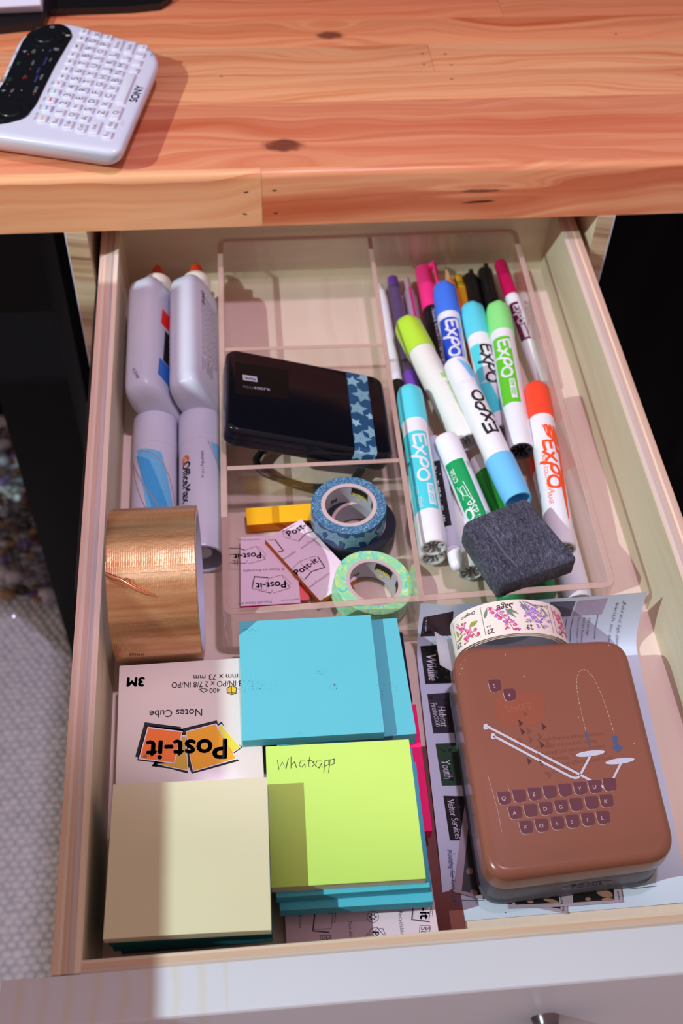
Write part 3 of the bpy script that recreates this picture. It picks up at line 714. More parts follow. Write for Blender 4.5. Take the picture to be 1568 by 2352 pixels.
# ================================================================== CLEAR ORGANIZER
AC = acrylic('clear_acrylic', .045, (.985, .98, .975)); ACR = acrylic('acrylic_rim', .72, milk=(204, 172, 160)); ACB = acrylic('acrylic_base', .02, (.99, .985, .98))
org = thing('desk_organizer', 'clear acrylic organizer tray with dividers in the middle of the drawer', 'organizer', (18.4, 36.8, -6.19))
OUT = [(6.62, 19.42), (29.75, 19.82), (30.3, 54.15), (7.12, 54.05)]
outl = roundpoly(OUT, .7, 4); inn = inset(outl, .42)
ZR, ZF = -1.9, -5.95
def shell(name, z0, z1, m, top):
    g = G(); r = [[(x, y, z0) for x, y in outl], [(x, y, z1) for x, y in outl], [(x, y, z1) for x, y in inn], [(x, y, z0) for x, y in inn]]
    if top: r = [r[0], [(x, y, z1-.05) for x, y in outl], [(x, y, z1) for x, y in inset(outl, .05)], [(x, y, z1) for x, y in inset(outl, .37)], [(x, y, z1-.05) for x, y in inn], r[3]]
    g.rings(r, m, False, False); return link(name, g, org, smooth=40)
shell('outer_wall', ZF, ZR-.11, AC, False); shell('rim', ZR-.1, ZR, ACR, True)
link('base_plate', one('slab', outl, -6.19, ZF, .03, .1, 2, m=ACB), org, smooth=30)
def divider(x0, y0, x1, y1):
    a = Vector((x0, y0)); b = Vector((x1, y1)); n = (b-a).normalized(); n = Vector((-n.y, n.x))*.16
    q = [a-n, b-n, b+n, a+n]; q = [(p.x, p.y) for p in q]
    w_ = link('divider', one('slab', q, ZF+.01, ZR-.08, .01, .01, 1, m=AC), org, smooth=0)
    link('divider_rim', one('slab', q, ZR-.07, ZR-.01, .02, .01, 1, m=ACR), w_, smooth=0)
divider(18.16, 19.9, 18.72, 53.68); divider(7.2, 30.62, 18.16, 30.60); divider(7.36, 41.66, 18.36, 41.5)

# ------------------------------------------------------------------ markers and pens
def basis(A, B):
    A = Vector(A); B = Vector(B); d = (B-A).normalized(); up = Vector((0, 0, 1)); up = (up-d*up.dot(d)).normalized(); sd = up.cross(d)
    return A, d, up, sd, (B-A).length
def wrap(A, B, r, off=.012, roll=0.0, r2=None):
    A, d, up, sd, L = basis(A, B)
    def f(u, v):
        a = math.radians(v+roll); rr = r if r2 is None else r+(r2-r)*u/L
        return A+d*u+(up*math.cos(a)+sd*math.sin(a))*(rr+off)
    return f
def expo_word(d, s0, s1, deg, h, m, r, w=.17):
    """brush lettering along the barrel: s0..s1 cm, foot of the letters at deg, letter height h cm"""
    k_ = (s1-s0)/3.1; D_ = math.degrees(1/r)
    def P(*pts): return [(s0+x*k_, deg+y*h*D_) for x, y in pts]
    def st(pts, w_):
        # stroke in cm, then to (s, deg)
        q0 = [Vector((x*k_, y*h)) for x, y in pts]; q = [q0[0]]; L, R = [], []
        for a, b in zip(q0, q0[1:]):
            n_ = max(1, int((b-a).length/.09)); q += [a.lerp(b, i/n_) for i in range(1, n_+1)]
        for i in range(len(q)):
            a = q[max(0, i-1)]; b = q[min(len(q)-1, i+1)]; t = (b-a).normalized(); n = Vector((-t.y, t.x))*w_*.5
            L.append(q[i]+n); R.append(q[i]-n)
        f = lambda p: d.f(s0+p.x, deg+p.y*D_)
        vs_ = [f(p) for p in L]+[f(p) for p in R]; n = len(q)
        d.g.add(vs_, [(i, i+1, n+i+1, n+i) for i in range(n-1)], m)
    W_ = w*h*1.35
    st([(.1, 0), (.12, .5), (.05, .95)], W_); st([(.0, .92), (.35, .99), (.78, 1.0)], W_); st([(.1, .5), (.4, .53), (.62, .55)], W_*.9); st([(.05, .02), (.4, .0), (.75, .08)], W_)
    st([(.72, -.18), (.95, .15), (1.2, .55), (1.42, .82)], W_); st([(.82, .72), (1.05, .45), (1.25, .1), (1.38, -.05)], W_*.9)
    st([(1.34, -.55), (1.52, .1), (1.72, .82)], W_*1.1); st([(1.7, .7), (1.95, .92), (2.2, .76), (2.17, .46), (1.93, .28), (1.66, .32)], W_*.95)
    st([(2.68+.36*math.cos(t), .34+.46*math.sin(t)) for t in [i*2*PI/12 for i in range(13)]], W_)
def chisel(label, A, B, cap_c, r=.87, cap=3.5, body=None, cream=False, plug=True, plugm=None, name='whiteboard_marker', capopen=False, group=None):
    """thick marker: A = end of the cap, B = butt"""
    B = Vector(B); A, d, up, sd, L = basis(A, B); m = body or (MARKC if cream else MARKW)
    t = thing(name, label, 'marker', tuple((A+B)/2), group or 'markers in the clear organizer')
    g = G(); g.lathe([(cap-.05, r-.05), (cap, r), (L-.75, r), (L-.7, r), (L-.25, r-.02), (L, r-.06)], A, d, up, 36, m, True, not plug); link('barrel', g, t, smooth=40)
    rc = r+.07
    g = G(); n = 36; rs = []
    for s_, q, hx in ((0, .42, 0), (.04, .60, .3), (.28, .84, .8), (.55, .95, .6), (1.0, .985, .25), (cap*.75, 1.0, 0), (cap, 1.0, 0), (cap, .9, 0)):
        if capopen: hx = 0; q = max(q, .93)
        ring = []
        for k_ in range(n):
            a = 2*PI*k_/n; b = (a % (PI/3))-PI/6; hexr = math.cos(PI/6)/math.cos(b)*1.06
            ring.append(A+d*s_+(up*math.cos(a)+sd*math.sin(a))*rc*q*(1-hx+hx*min(1.04, hexr)))
        rs.append(ring)
    if capopen:
        inner = [[A+d*s_+(up*math.cos(2*PI*k_/n)+sd*math.sin(2*PI*k_/n))*rc*q for k_ in range(n)] for s_, q in ((1.2, .01), (1.2, .8), (.02, .8))]
        g.rings(inner+rs, cap_c, False, False)
    else: g.rings(rs, cap_c)
    link('cap', g, t, smooth=32)
    if plug:
        g = G(); g.mi(plugm or PLUG)
        g.lathe([(L-.02, r-.06), (L+.05, r-.1), (L+.05, r-.2), (L-.65, r-.28), (L-.65, .01)], A, d, up, 36, plugm or PLUG, False, True)
        for k_ in range(8):
            a = k_*PI/4+.3; rr = [up*math.cos(a+x)+sd*math.sin(a+x) for x in (-.1, .1)]
            p = [A+d*s_+v*q for s_ in (L-.64, L-.06) for q in (.3, r-.2) for v in rr]
            g.add(p, [(0, 1, 3, 2), (4, 5, 7, 6), (0, 1, 5, 4), (2, 3, 7, 6), (0, 2, 6, 4), (1, 3, 7, 5)])
        link('end_plug', g, t, smooth=30)
    return t, (lambda off=.012, roll=0: wrap(A, B, r, off, roll))
def slim(label, A, B, prof, name, cat, group=None):
    """thin pen from profile pieces: (part, colour, [(s, r), ...])"""
    A, d, up, sd, L = basis(A, B)
    t = thing(name, label, cat, tuple((A+Vector(B))/2), group)
    for pn, m, pr in prof:
        g = G(); g.lathe([(s_ if s_ >= 0 else L+s_+.0, r_) for s_, r_ in pr], A, d, up, 24, m); link(pn, g, t, smooth=40)
    return t, (lambda r, off=.01, roll=0: wrap(A, B, r, off, roll))
MARKW = mat('marker_white', (236, 237, 242), .3, var=.01); MARKC = mat('marker_cream_white', (232, 232, 226), .3, var=.01)
PLUG = mat('plug_clear_white', (214, 216, 216), .18, var=.05)
def capm(n, c): return mat('cap_'+n, c, .42, var=.02)
c_teal, c_blue, c_lime, c_cyan, c_lgrn, c_org, c_grn, c_sky = (capm('turquoise', (92, 222, 236)), capm('blue', (66, 122, 236)), capm('lime', (182, 228, 60)), capm('cyan', (92, 214, 234)),
    capm('light_green', (142, 236, 138)), capm('orange', (255, 76, 46)), capm('green', (0, 156, 88)), capm('sky', (112, 198, 250)))
p_teal, p_blue, p_lgrn, p_grn, p_grn2, p_sky, p_org, p_mar = (mat('print_turquoise', (80, 214, 226), .35), mat('print_blue', (32, 76, 204), .35), mat('print_bright_green', (98, 204, 44), .35), mat('print_dark_green', (0, 156, 86), .35),
    mat('print_mid_green', (30, 140, 40), .35), mat('print_sky', (126, 202, 252), .35), mat('print_orange_red', (255, 84, 32), .35), mat('print_maroon', (112, 18, 66), .35))
# turquoise marker on top, front left, with one more marker under it
t, F = chisel('turquoise capped marker with white brand lettering and low odor box, lying against the divider', (19.85, 38.2, -3.12), (19.62, 24.35, -3.12), c_teal)
d = D(F(.01)); d.rect(4.75, 11.4, -88, 40, p_teal, 14, 16); d.rect(4.9, 11.3, 62, 100, p_teal, 12, 5); d.link('label', t)
d = D(F(.02)); expo_word(d, 5.0, 9.2, -22, .78, WPRINT, .87); d.rect(9.35, 11.1, 2, 31, WPRINT, 6, 4)
d.link('lettering', t)
def ctext(d, st, s0, s1, deg, m, r, hs=1.0, bold=0.0, shear=0.0):
    """text along the barrel; foot of the letters at deg"""
    vs_, fs, w = glyphs(st, bold, shear); sc = (s1-s0)/w; D_ = math.degrees(1/r)
    d.g.add([d.f(s0+x*sc, deg+y*abs(sc)*hs*D_) for x, y in vs_], fs, m); return d
d = D(F(.045)); ctext(d, 'low odor', 9.5, 11.0, 6, c_teal, .87, 1.5); ctext(d, 'chisel', 10.4, 11.2, -42, WPRINT, .87, 1.3)
d.stroke([(9.4, -46), (10.1, -46)], 1.6, WPRINT); d.stroke([(9.4, -36), (10.1, -36)], 1.6, WPRINT)
d.link('lettering', t)
chisel('white marker mostly hidden directly under the turquoise capped marker', (19.95, 37.4, -5.0), (19.85, 25.0, -5.0), c_grn)
# white tipped marker with green print, lime capped one, and the other thick markers
t, F = chisel('white marker with broad green label and chisel tip drawing, half under the eraser', (24.35, 20.95, -4.95), (21.72, 33.3, -3.15), c_grn, plug=False)
A_, d_, up_, sd_, L_ = basis((24.35, 20.95, -4.95), (21.72, 33.3, -3.15))
g = G(); g.lathe([(L_-.02, .81), (L_+.12, .74), (L_+.17, .6), (L_+.17, .01)], A_, d_, up_, 36, MARKW); link('end_plug', g, t, smooth=35)
d = D(F(.01)); d.rect(4.2, 10.6, -18, 74, p_grn, 14, 12); d.rect(4.2, 10.9, -64, -56, mat('print_teal_line', (20, 140, 140), .35), 12, 3); d.rect(3.55, 4.0, -90, 90, c_grn, 2, 20); d.link('label', t)
d = D(F(.02)); ctext(d, 'chisel', 9.05, 10.1, 40, WPRINT, .87, 1.5); ctext(d, 'dry erase', 4.6, 7.4, 8, WPRINT, .87, 1.5); ctext(d, 'USA', 9.9, 10.4, -44, p_grn, .87, 1.4); ctext(d, 'risk', 5.6, 6.4, -44, p_grn, .87, 1.4)
expo_word(d, 3.6, 7.0, 40, .62, WPRINT, .87)
for q in ([(8.9, 22), (8.7, 58), (8.0, 46), (7.7, 52), (7.3, 12), (8.9, 22)], [(8.6, 30), (8.55, 46), (7.9, 42), (7.8, 26), (8.6, 30)], [(7.8, 26), (7.35, 14)], [(8.7, 58), (7.9, 42)]):
    q2 = [Vector((s_, v)) for s_, v in q]
    for a, b in zip(q2, q2[1:]):
        t_ = Vector((b.x-a.x, (b.y-a.y)*.0152)).normalized(); n_ = Vector((-t_.y, t_.x/.0152))*.022
        d.g.add([d.f(*(a+n_)), d.f(*(b+n_)), d.f(*(b-n_)), d.f(*(a-n_))], [(0, 1, 2, 3)], WPRINT)
d.link('lettering', t)
t, F = chisel('marker with mid-green label and black script mark, running under the eraser', (26.35, 21.2, -5.0), (24.2, 32.9, -5.0), c_grn)
d = D(F(.01)); d.rect(4.3, 10.6, -80, 80, p_grn2, 14, 16); d.link('label', t)
d = D(F(.02)); 
for off, mm in ((.09, WPRINT), (.0, INK)):
    pts = [(8.4, -8), (8.2, -14), (7.9, -18), (7.5, -20), (7.1, -28), (6.8, -24), (6.4, -34), (6.0, -30), (5.6, -42)]
    w_ = .07+off
    for a, b in zip(pts, pts[1:]):
        d.g.add([d.f(a[0], a[1]-w_*60), d.f(b[0], b[1]-w_*60), d.f(b[0], b[1]+w_*60), d.f(a[0], a[1]+w_*60)], [(0, 1, 2, 3)], mm)
    d.f = F(.03)
d.link('lettering', t)
t, F = chisel('white marker under the chisel tip marker with only its ribbed end showing', (21.85, 35.2, -5.03), (22.05, 23.7, -5.03), c_org, cream=True)
t, F = chisel('cream white marker with lime cap and faint green small print', tuple(at(930, 738, -3.6)), tuple(at(1073, 1016, -4.0)), c_lime, cream=True, r=.98)
d = D(F(.012)); GS = mat('faint_green_print', (170, 208, 110), .5)
ctext(d, 'NON-TOXIC CONFORMS TO ASTM', 7.3, 10.6, 10, GS, .98, 1.2); ctext(d, 'Bold colour dry erase', 7.4, 9.9, 20, GS, .98, 1.6, .01); ctext(d, 'made with care', 6.2, 9.2, 32, GS, .98, 1.1); d.rect(6.5, 7.0, 8, 26, GS, 2, 3); d.link('lettering', t)
t, F = chisel('blue capped marker with white brand lettering on blue', tuple(at(1018, 655, -4.0)), (23.85, 38.2, -5.0), c_blue)
d = D(F(.01)); d.rect(4.2, 11, -70, 30, p_blue, 14, 14); d.rect(4.2, 11, 36, 42, p_blue, 14, 2); d.link('label', t)
d = D(F(.02)); expo_word(d, 4.4, 8.1, -28, .8, WPRINT, .87); d.link('lettering', t)
t, F = chisel('cyan capped white marker with black brand lettering behind the sky blue one', tuple(at(1081, 703, -4.1)), (26.05, 35.5, -4.98), c_cyan)
d = D(F(.01)); d.grid((4.6, -80), (8.2, -62), (8.2, -30), (4.6, -20), p_teal, 10, 8); d.grid((8.2, -70), (11.4, -60), (11.0, 22), (8.4, -10), p_teal, 10, 10); d.link('label', t)
d = D(F(.02)); expo_word(d, 4.7, 8.5, -14, .86, INK, .87); ctext(d, '2', 8.9, 9.4, 0, WPRINT, .87, 1.2); d.link('lettering', t)
DKP = mat('plug_dark', (52, 46, 52), .35)
t, F = chisel('light green capped marker with green label and low odor box', tuple(at(1141, 703, -3.7)), tuple(at(1197, 1036, -3.42)), c_lgrn, plugm=DKP)
d = D(F(.01)); d.rect(4.4, 11.2, -70, 22, p_lgrn, 14, 14); d.link('label', t)
d = D(F(.02)); expo_word(d, 4.7, 8.7, -38, .8, WPRINT, .87); d.rect(8.9, 10.8, -16, 10, WPRINT, 5, 4); d.link('lettering', t)
d = D(F(.045)); ctext(d, 'low odor', 9.05, 10.6, -13, p_lgrn, .87, 1.4); d.link('lettering', t)
t, F = chisel('sky blue capped marker lying across the others with black upside-down brand lettering', tuple(at(1190, 1152, -3.05)), tuple(at(1046, 838, -2.55)), c_sky, r=.9, capopen=True)
d = D(F(.01)); d.grid((8.0, -80), (11.2, -72), (12.2, 6), (9.4, -34), p_sky, 12, 12); d.grid((3.9, -88), (8.4, -80), (8.4, -48), (4.2, -60), p_sky, 8, 6); d.link('label', t)
d = D(F(.02)); expo_word(d, 5.2, 9.1, -30, .84, INK, .9); ctext(d, '2', 9.6, 10.3, -30, WPRINT, .9, 1.2, .03); d.link('lettering', t)
t, F = chisel('orange capped white marker with orange brand lettering at the right', tuple(at(1229, 886, -3.3)), tuple(at(1292, 1262, -3.3)), c_org)
d = D(F(.01)); d.grid((4.55, -16), (4.55, 60), (6.6, 66), (5.6, -2), p_org, 4, 10); d.grid((6.6, 40), (12.6, 34), (12.6, 37), (6.6, 66), p_org, 14, 5); d.grid((8.6, 22), (12.6, 32), (12.6, 36), (8.8, 40), p_org, 10, 4); d.link('label', t)
d = D(F(.02)); expo_word(d, 5.9, 10.2, -22, .86, p_org, .87); ctext(d, 'BOLD COLOR DRY ERASE', 7.2, 11.4, -38, p_org, .87, 1.0); ctext(d, '®', 10.3, 10.55, -26, p_org, .87); d.link('lettering', t)
t, F = chisel('plain white marker below the orange capped one, its end beside the eraser', (28.45, 35.0, -5.06), (28.35, 21.0, -5.06), c_org, plug=False)
# slim pens
BLK = mat('cap_black', (20, 20, 22), .3); GREYB = mat('barrel_pale_grey', (206, 204, 214), .35)
slim('slim white pen with black cap along the divider', (19.55, 36.6, -5.42), (19.55, 52.3, -5.42), [('cap', BLK, [(0, .2), (.1, .42), (4.6, .46), (4.6, .3)]), ('barrel', MARKW, [(4.55, .43), (13.5, .42), (14.6, .34), (15.6, .18), (15.7, .05)])], 'slim_pen', 'pen', 'pens in the clear organizer')
PUR = mat('purple_plastic', (116, 70, 176), .3); PURT = acrylic('purple_clear', .55, (.62, .56, .70), (120, 100, 140)); PINKM = mat('magenta_plastic', (226, 48, 120), .3)
t, F = slim('translucent pen with purple ends near the divider', (20.62, 53.0, -5.4), (20.62, 39.6, -5.4), [('end_cap', PUR, [(0, .22), (.15, .42), (1.2, .5), (1.25, .45)]), ('barrel', PURT, [(1.2, .48), (10.5, .5), (11.2, .46)]), ('refill', PUR, [(1.3, .2), (7, .2), (11, .16)]), ('tip_cap', PUR, [(11.0, .5), (13.0, .5), (13.3, .36), (13.35, .1)])], 'gel_pen', 'pen', 'pens in the clear organizer')
t, F = slim('clear click pen with magenta grip between purple pen and pink highlighter', (21.75, 52.9, -5.45), (21.75, 40, -5.45), [('push_button', mat('button_grey_pink', (206, 176, 196), .3), [(0, .2), (.2, .24), (1.6, .24)]), ('barrel', mat('barrel_lilac_grey', (176, 150, 180), .25), [(1.5, .32), (1.7, .4), (12, .42), (12.8, .1)])], 'click_pen', 'pen', 'pens in the clear organizer')
A, d_, up_, sd_, L_ = basis((21.75, 52.9, -5.45), (21.75, 40, -5.45))
g = G(); g.mi(PINKM); q = [A+d_*s_+up_*(.44+h)+sd_*x for s_ in (1.6, 6.2) for x in (-.08, .08) for h in (0, .1)]; g.add(q, [(0, 1, 3, 2), (4, 5, 7, 6), (0, 1, 5, 4), (2, 3, 7, 6), (1, 3, 7, 5), (0, 2, 6, 4)]); link('clip', g, t, smooth=0)
# pink highlighter
HP = mat('highlighter_pink', (255, 52, 138), .35, var=.02)
t, F = slim('hot pink capped highlighter with black barrel', (23.15, 53.6, -5.15), (23.1, 39.4, -5.22), [('cap', HP, [(0, .5), (.08, .62), (.2, .68), (5.0, .72), (5.0, .6)]), ('barrel', BLK, [(4.9, .68), (13.4, .68), (13.8, .55), (14, .3)])], 'highlighter', 'highlighter')
A, d_, up_, sd_, L_ = basis((23.15, 53.6, -5.15), (23.1, 39.4, -5.22))
g = G(); g.mi(HP); ux = (sd_*.75+up_*.66).normalized(); vx = d_.cross(ux)
def bar(s0, s1, r0, r1, w):
    q = [A+d_*s_+ux*r+vx*x for s_ in (s0, s1) for r in (r0, r1) for x in (-w, w)]
    g.add(q, [(0, 1, 3, 2), (4, 5, 7, 6), (0, 1, 5, 4), (2, 3, 7, 6), (1, 3, 7, 5), (0, 2, 6, 4)])
bar(0.05, .5, .5, 1.12, .2); bar(.05, 4.3, .98, 1.14, .2); link('clip', g, t, smooth=0)
d = D(F(.68, .012)); ctext(d, 'Accent COLOR HIGHLIGHTER', 5.4, 12.6, -12, mat('print_lilac', (190, 180, 214), .4), .68, 1.5, .01); d.link('lettering', t)
# pencil and yellow pen
PEN = mat('pencil_orange', (240, 130, 22), .35); WOODC = mat('pencil_wood', (214, 170, 130), .7); LEAD = mat('pencil_lead', (50, 46, 46), .4)
A, d_, up_, sd_, L_ = basis((24.85, 53.3, -4.7), (25.5, 41.5, -5.5))
t = thing('pencil', 'sharpened orange pencil pointing to the back', 'pencil', tuple(A))
g = G(); g.lathe([(1.7, .36), (12, .36)], A, d_, up_, 6, PEN); link('barrel', g, t, smooth=0)
g = G(); g.lathe([(.35, .08), (1.72, .35)], A, d_, up_, 18, WOODC); link('sharpened_cone', g, t, smooth=40)
g = G(); g.lathe([(0, .02), (.36, .085)], A, d_, up_, 12, LEAD); link('lead', g, t, smooth=40)
slim('yellow pen half hidden behind the cyan cap', (25.75, 52.6, -5.1), (26.0, 46, -5.47), [('barrel', mat('pen_yellow', (226, 172, 40), .35), [(0, .2), (.3, .36), (1.6, .4), (7.7, .42)]), ('end_cap', mat('pen_olive', (150, 128, 20), .35), [(0, .1), (.1, .3), (1.5, .43), (1.6, .4)])], 'yellow_pen', 'pen', 'pens in the clear organizer')
for a, b, lab, lg in (((26.72, 52.6, -5.25), (26.5, 46.9, -5.25), 'left black capped marker at the back of the organizer', 5.7), ((28.0, 53.2, -5.2), (27.75, 39.6, -5.25), 'right black capped marker at the back, behind the light green cap', 13.5)):
    t, F = slim(lab, a, b, [('cap', BLK, [(0, .4), (.1, .56), (.4, .66), (min(6.2, lg-.3), .7), (min(6.2, lg-.3), .6)]), ('barrel', GREYB, [(min(6.2, lg-.3)-.1, .66), (lg-.6, .6), (lg, .4)])], 'black_marker', 'marker', 'black markers at the back')
    A, d_, up_, sd_, L_ = basis(a, b); g = G(); g.mi(BLK)
    q = [A+d_*s_+up_*r+sd_*x for s_ in (.1, 4.4) for r in (.6, .86) for x in (-.16, .16)]; g.add(q, [(0, 1, 3, 2), (4, 5, 7, 6), (0, 1, 5, 4), (2, 3, 7, 6), (1, 3, 7, 5), (0, 2, 6, 4)]); link('clip', g, t, smooth=0)
MAG = mat('cap_magenta', (196, 12, 84), .35)
t, F = slim('slim white marker with magenta cap and maroon label by the right wall', tuple(at(1147, 602, -4.2)), tuple(at(1252, 905, -5.15)), [('cap', MAG, [(0, .34), (.08, .44), (.3, .5), (4.0, .56), (4.0, .45)]), ('barrel', MARKW, [(3.9, .53), (4.2, .55), (9.2, .55), (10.5, .5), (13, .44)])], 'slim_marker', 'marker')
d = D(F(.55, .01)); d.rect(5.0, 8.9, -70, 12, p_mar, 8, 10); d.link('label', t)
d = D(F(.55, .02)); expo_word(d, 5.3, 7.3, -34, .46, WPRINT, .55); d.rect(7.4, 8.7, -28, 0, WPRINT, 3, 3); d.link('lettering', t)
t, F = slim('slim white dry erase marker with black label and rounded tip', (20.98, 23.2, -4.02), (21.1, 34.2, -4.0), [('tip', MARKW, [(0, .12), (.06, .26), (.2, .36), (.5, .44), (1.6, .47)]), ('barrel', mat('slim_marker_blue_white', (212, 216, 234), .3, var=.01), [(1.6, .5), (1.7, .52), (10.8, .52), (11, .4)])], 'slim_marker', 'marker')
d = D(F(.52, .01)); d.rect(3.1, 8.6, -6, 46, INK, 10, 6); d.link('label', t)
d = D(F(.52, .02)); ctext(d, 'Dry Erase Marker', 8.2, 3.35, 30, WPRINT, .52, 1.3, .01); ctext(d, '1', 2.8, 2.7, 28, INK, .52, 1.2); d.link('lettering', t)

# ------------------------------------------------------------------ felt eraser on the markers
k = NT('grey_felt'); tc = k.n('ShaderNodeTexCoord'); mp = k.n('ShaderNodeMapping', {0: tc.outputs['Object'], 2: (0, 0, .35), 3: (900, 260, 500)})
nz = k.n('ShaderNodeTexNoise', {'Vector': mp.outputs[0], 'Scale': 1.0, 'Detail': 4.0, 'Roughness': .7}); n2 = k.n('ShaderNodeTexNoise', {'Vector': tc.outputs['Object'], 'Scale': 70.0, 'Detail': 3.0})
f_ = k.math('ADD', k.math('MULTIPLY', nz.outputs[0], .75), k.math('MULTIPLY', n2.outputs[0], .25))
k.link(k.ramp(f_, [(.36, lin((38, 40, 50))), (.5, lin((62, 64, 78))), (.62, lin((92, 94, 112))), (.72, lin((150, 150, 168)))]), k.b.inputs['Base Color'])
bp = k.n('ShaderNodeBump', {'Height': nz.outputs[0], 'Strength': .9, 'Distance': .0015}); k.link(bp.outputs[0], k.b.inputs['Normal'])
k.b.inputs['Roughness'].default_value = .95; k.b.inputs['Specular IOR Level'].default_value = .1; k.b.inputs['Sheen Weight'].default_value = .15
FELT = k.m; MATS['grey_felt'] = FELT
ZE = -.75
qp = [at(*p, ZE) for p in ((1054, 1203), (1146, 1346), (1326, 1284), (1207, 1143))]
t = thing('felt_eraser', 'dark grey felt block eraser lying across the marker ends', 'eraser', (25.3, 25.6, -2.05))
poly = roundpoly([(p.x, p.y) for p in qp], [.9, .35, .3, .3], 4)
g = G(); g.mi(FELT)
g.slab(poly, -2.08, ZE, .12, .1, 3, lambda p: Vector((p.x, p.y, p.z+.0)))
link('felt_block', g, t, smooth=50)
d = D(onplane(ZE+.004)); d.stroke([(1108, 1204), (1135, 1238), (1160, 1272), (1186, 1300)], 3.5, mat('felt_crease_highlight', (88, 92, 112), .9, var=.3, scale=600)); d.link('crease_highlight', t)  # highlight along the eraser's edge, painted as a lighter line on the felt
# short fibres standing off the felt
FIB = mat('felt_fibre', (128, 130, 150), .9, var=.3, scale=900); random.seed(21); g = G(); g.mi(FIB)
cx_ = sum(p.x for p in qp)/4; cy_ = sum(p.y for p in qp)/4; e1 = (qp[2]-qp[1]).normalized(); 
for _ in range(2600):
    a, b = random.random(), random.random(); p = qp[0].lerp(qp[1], a).lerp(qp[3].lerp(qp[2], a), b); p = p.lerp(Vector((cx_, cy_, ZE)), .06)
    dr = Vector((math.cos(1.05+random.gauss(0, .5))*-1, math.sin(1.05+random.gauss(0, .5)), random.uniform(-.02, .25)))*random.uniform(.08, .22)
    w = Vector((-dr.y, dr.x, 0)).normalized()*.006
    g.add([p-w, p+w, p+dr], [(0, 1, 2)])
fb_ = link('felt_fibre', g, t, smooth=0); fb_['kind'] = 'stuff'

# ================================================================== HARD DRIVE
WR = Euler((math.radians(-5.39), math.radians(15.15), math.radians(-2.77)), 'XYZ').to_matrix(); WO = Vector((12.72, 35.3, -.95))
WM = lambda p: WO+WR@Vector((p[0], p[1], p[2]))
t = thing('portable_drive', 'glossy black portable hard drive with blue star tape band, propped in the tray', 'hard drive', tuple(WM((0, 0, -1.6))))
GLOSSK = mat('drive_gloss_black', (13, 14, 22), .16, var=.1, spec=.28); MATK = mat('drive_matte_black', (13, 13, 14), .4, spec=.2)
g = G(); g.slab(rrect(11, 8.2, .8, 6), -.72, 0, .3, .02, 5, WM, GLOSSK); link('upper_shell', g, t, smooth=50)
g = G(); g.slab(rrect(10.9, 8.1, .78, 6), -1.62, -.73, .02, .35, 5, WM, GLOSSK); link('lower_shell', g, t, smooth=50)
WF = lambda o: (lambda u, v: WM((u, v, o)))
wn = WR@Vector((0, 0, 1))
def wpx(px, py):
    p = at_plane(px, py, WO, wn); q = WR.transposed()@(p-WO); return (q.x, q.y)
d = D(WF(.006)); d.poly([wpx(540, 832), wpx(662, 850), wpx(662, 917), wpx(540, 905)], MATK); d.link('matte_label', t)
GL = mat('print_pale_grey', (170, 160, 178), .4); GL2 = mat('print_dim_grey', (92, 88, 98), .4)
d = D(WF(.012)); a = Vector(wpx(558, 873)); b = Vector(wpx(591, 878)); e_ = (b-a); n_ = Vector((-e_.y, e_.x)).normalized()*.55
d.poly([tuple(a), tuple(b), tuple(b+n_), tuple(a+n_)], GL); d.f = WF(.018); d.text('WD', tuple(a+e_*.12+n_*.22), tuple(a+e_*.88+n_*.22), INK, hs=.75, bold=.03)
d.text('easy', wpx(558, 890), wpx(583, 894), GL2, hs=1.0); d.text('store', wpx(584, 894), wpx(620, 898), GL, hs=1.0); d.link('lettering', t)
def over(s_):
    """(y, z) along a path over the drive: front flank, front edge, top, back edge"""
    h, r = 4.1, .3
    segs = [('f', .55), ('a', r*PI/2), ('t', 2*(h-r)), ('b', r*PI/2), ('k', .4)]
    if s_ < .5: return (-h-.014, -.3-.5+s_)
    s_ -= .5
    if s_ < r*PI/2: a = s_/r; return (-h+r-(r+.014)*math.cos(a), -r+(r+.014)*math.sin(a))
    s_ -= r*PI/2
    if s_ < 2*(h-r): return (-h+r+s_, .014)
    s_ -= 2*(h-r)
    if s_ < r*PI/2: a = s_/r; return (h-r+(r+.014)*math.sin(a), -r+(r+.014)*math.cos(a))
    s_ -= r*PI/2; return (h+.014, -r-s_)
SB = mat('star_tape_blue', (26, 78, 116), .35, var=.2, scale=500); SL = mat('star_line', (150, 196, 214), .4); SF = mat('star_fill', (66, 130, 160), .4, var=.15, scale=400); SF2 = mat('star_fill_teal', (40, 112, 128), .4, var=.15, scale=400)
def strip_f(off): return lambda u, v: WM((u, over(v)[0]*(1+off/4), over(v)[1]+off))
d = D(strip_f(.0)); d.rect(2.83, 4.33, 0, 9.6, SB, 2, 60); tp_ = d.link('star_tape', t)
def stars(d0, d1, spots, fills, f0, f1, scale=1.0):
    for i, (u, v, r, ro) in enumerate(spots):
        pts = star(u, v, r*scale, ro, .48); c = fills[i % len(fills)]
        for j in range(10): d0.g.add([f0(u, v), f0(*pts[j]), f0(*pts[(j+1) % 10])], [(0, 1, 2)], c)
        for q in (1.0, .8, .6, .4, .2): d1.stroke(star(u, v, r*scale*q, ro, .48), .036*scale, SL, True)
random.seed(9)
cl = lambda v, lo, hi: max(lo, min(hi, v))
def clipf(f, lo, hi): return lambda u, v: f(cl(u, lo, hi), v)
sp_ = [(3.15, .5, .55, .3), (4.2, .9, .6, 1.0), (3.3, 1.9, .75, .1), (4.15, 2.7, .6, .6), (3.1, 3.4, .4, .9), (3.35, 4.9, .7, .2), (4.2, 4.3, .35, .5), (3.8, 6.4, .75, .7), (3.2, 7.7, .55, .2), (4.1, 8.3, .55, .9), (3.2, 9.2, .5, .4)]
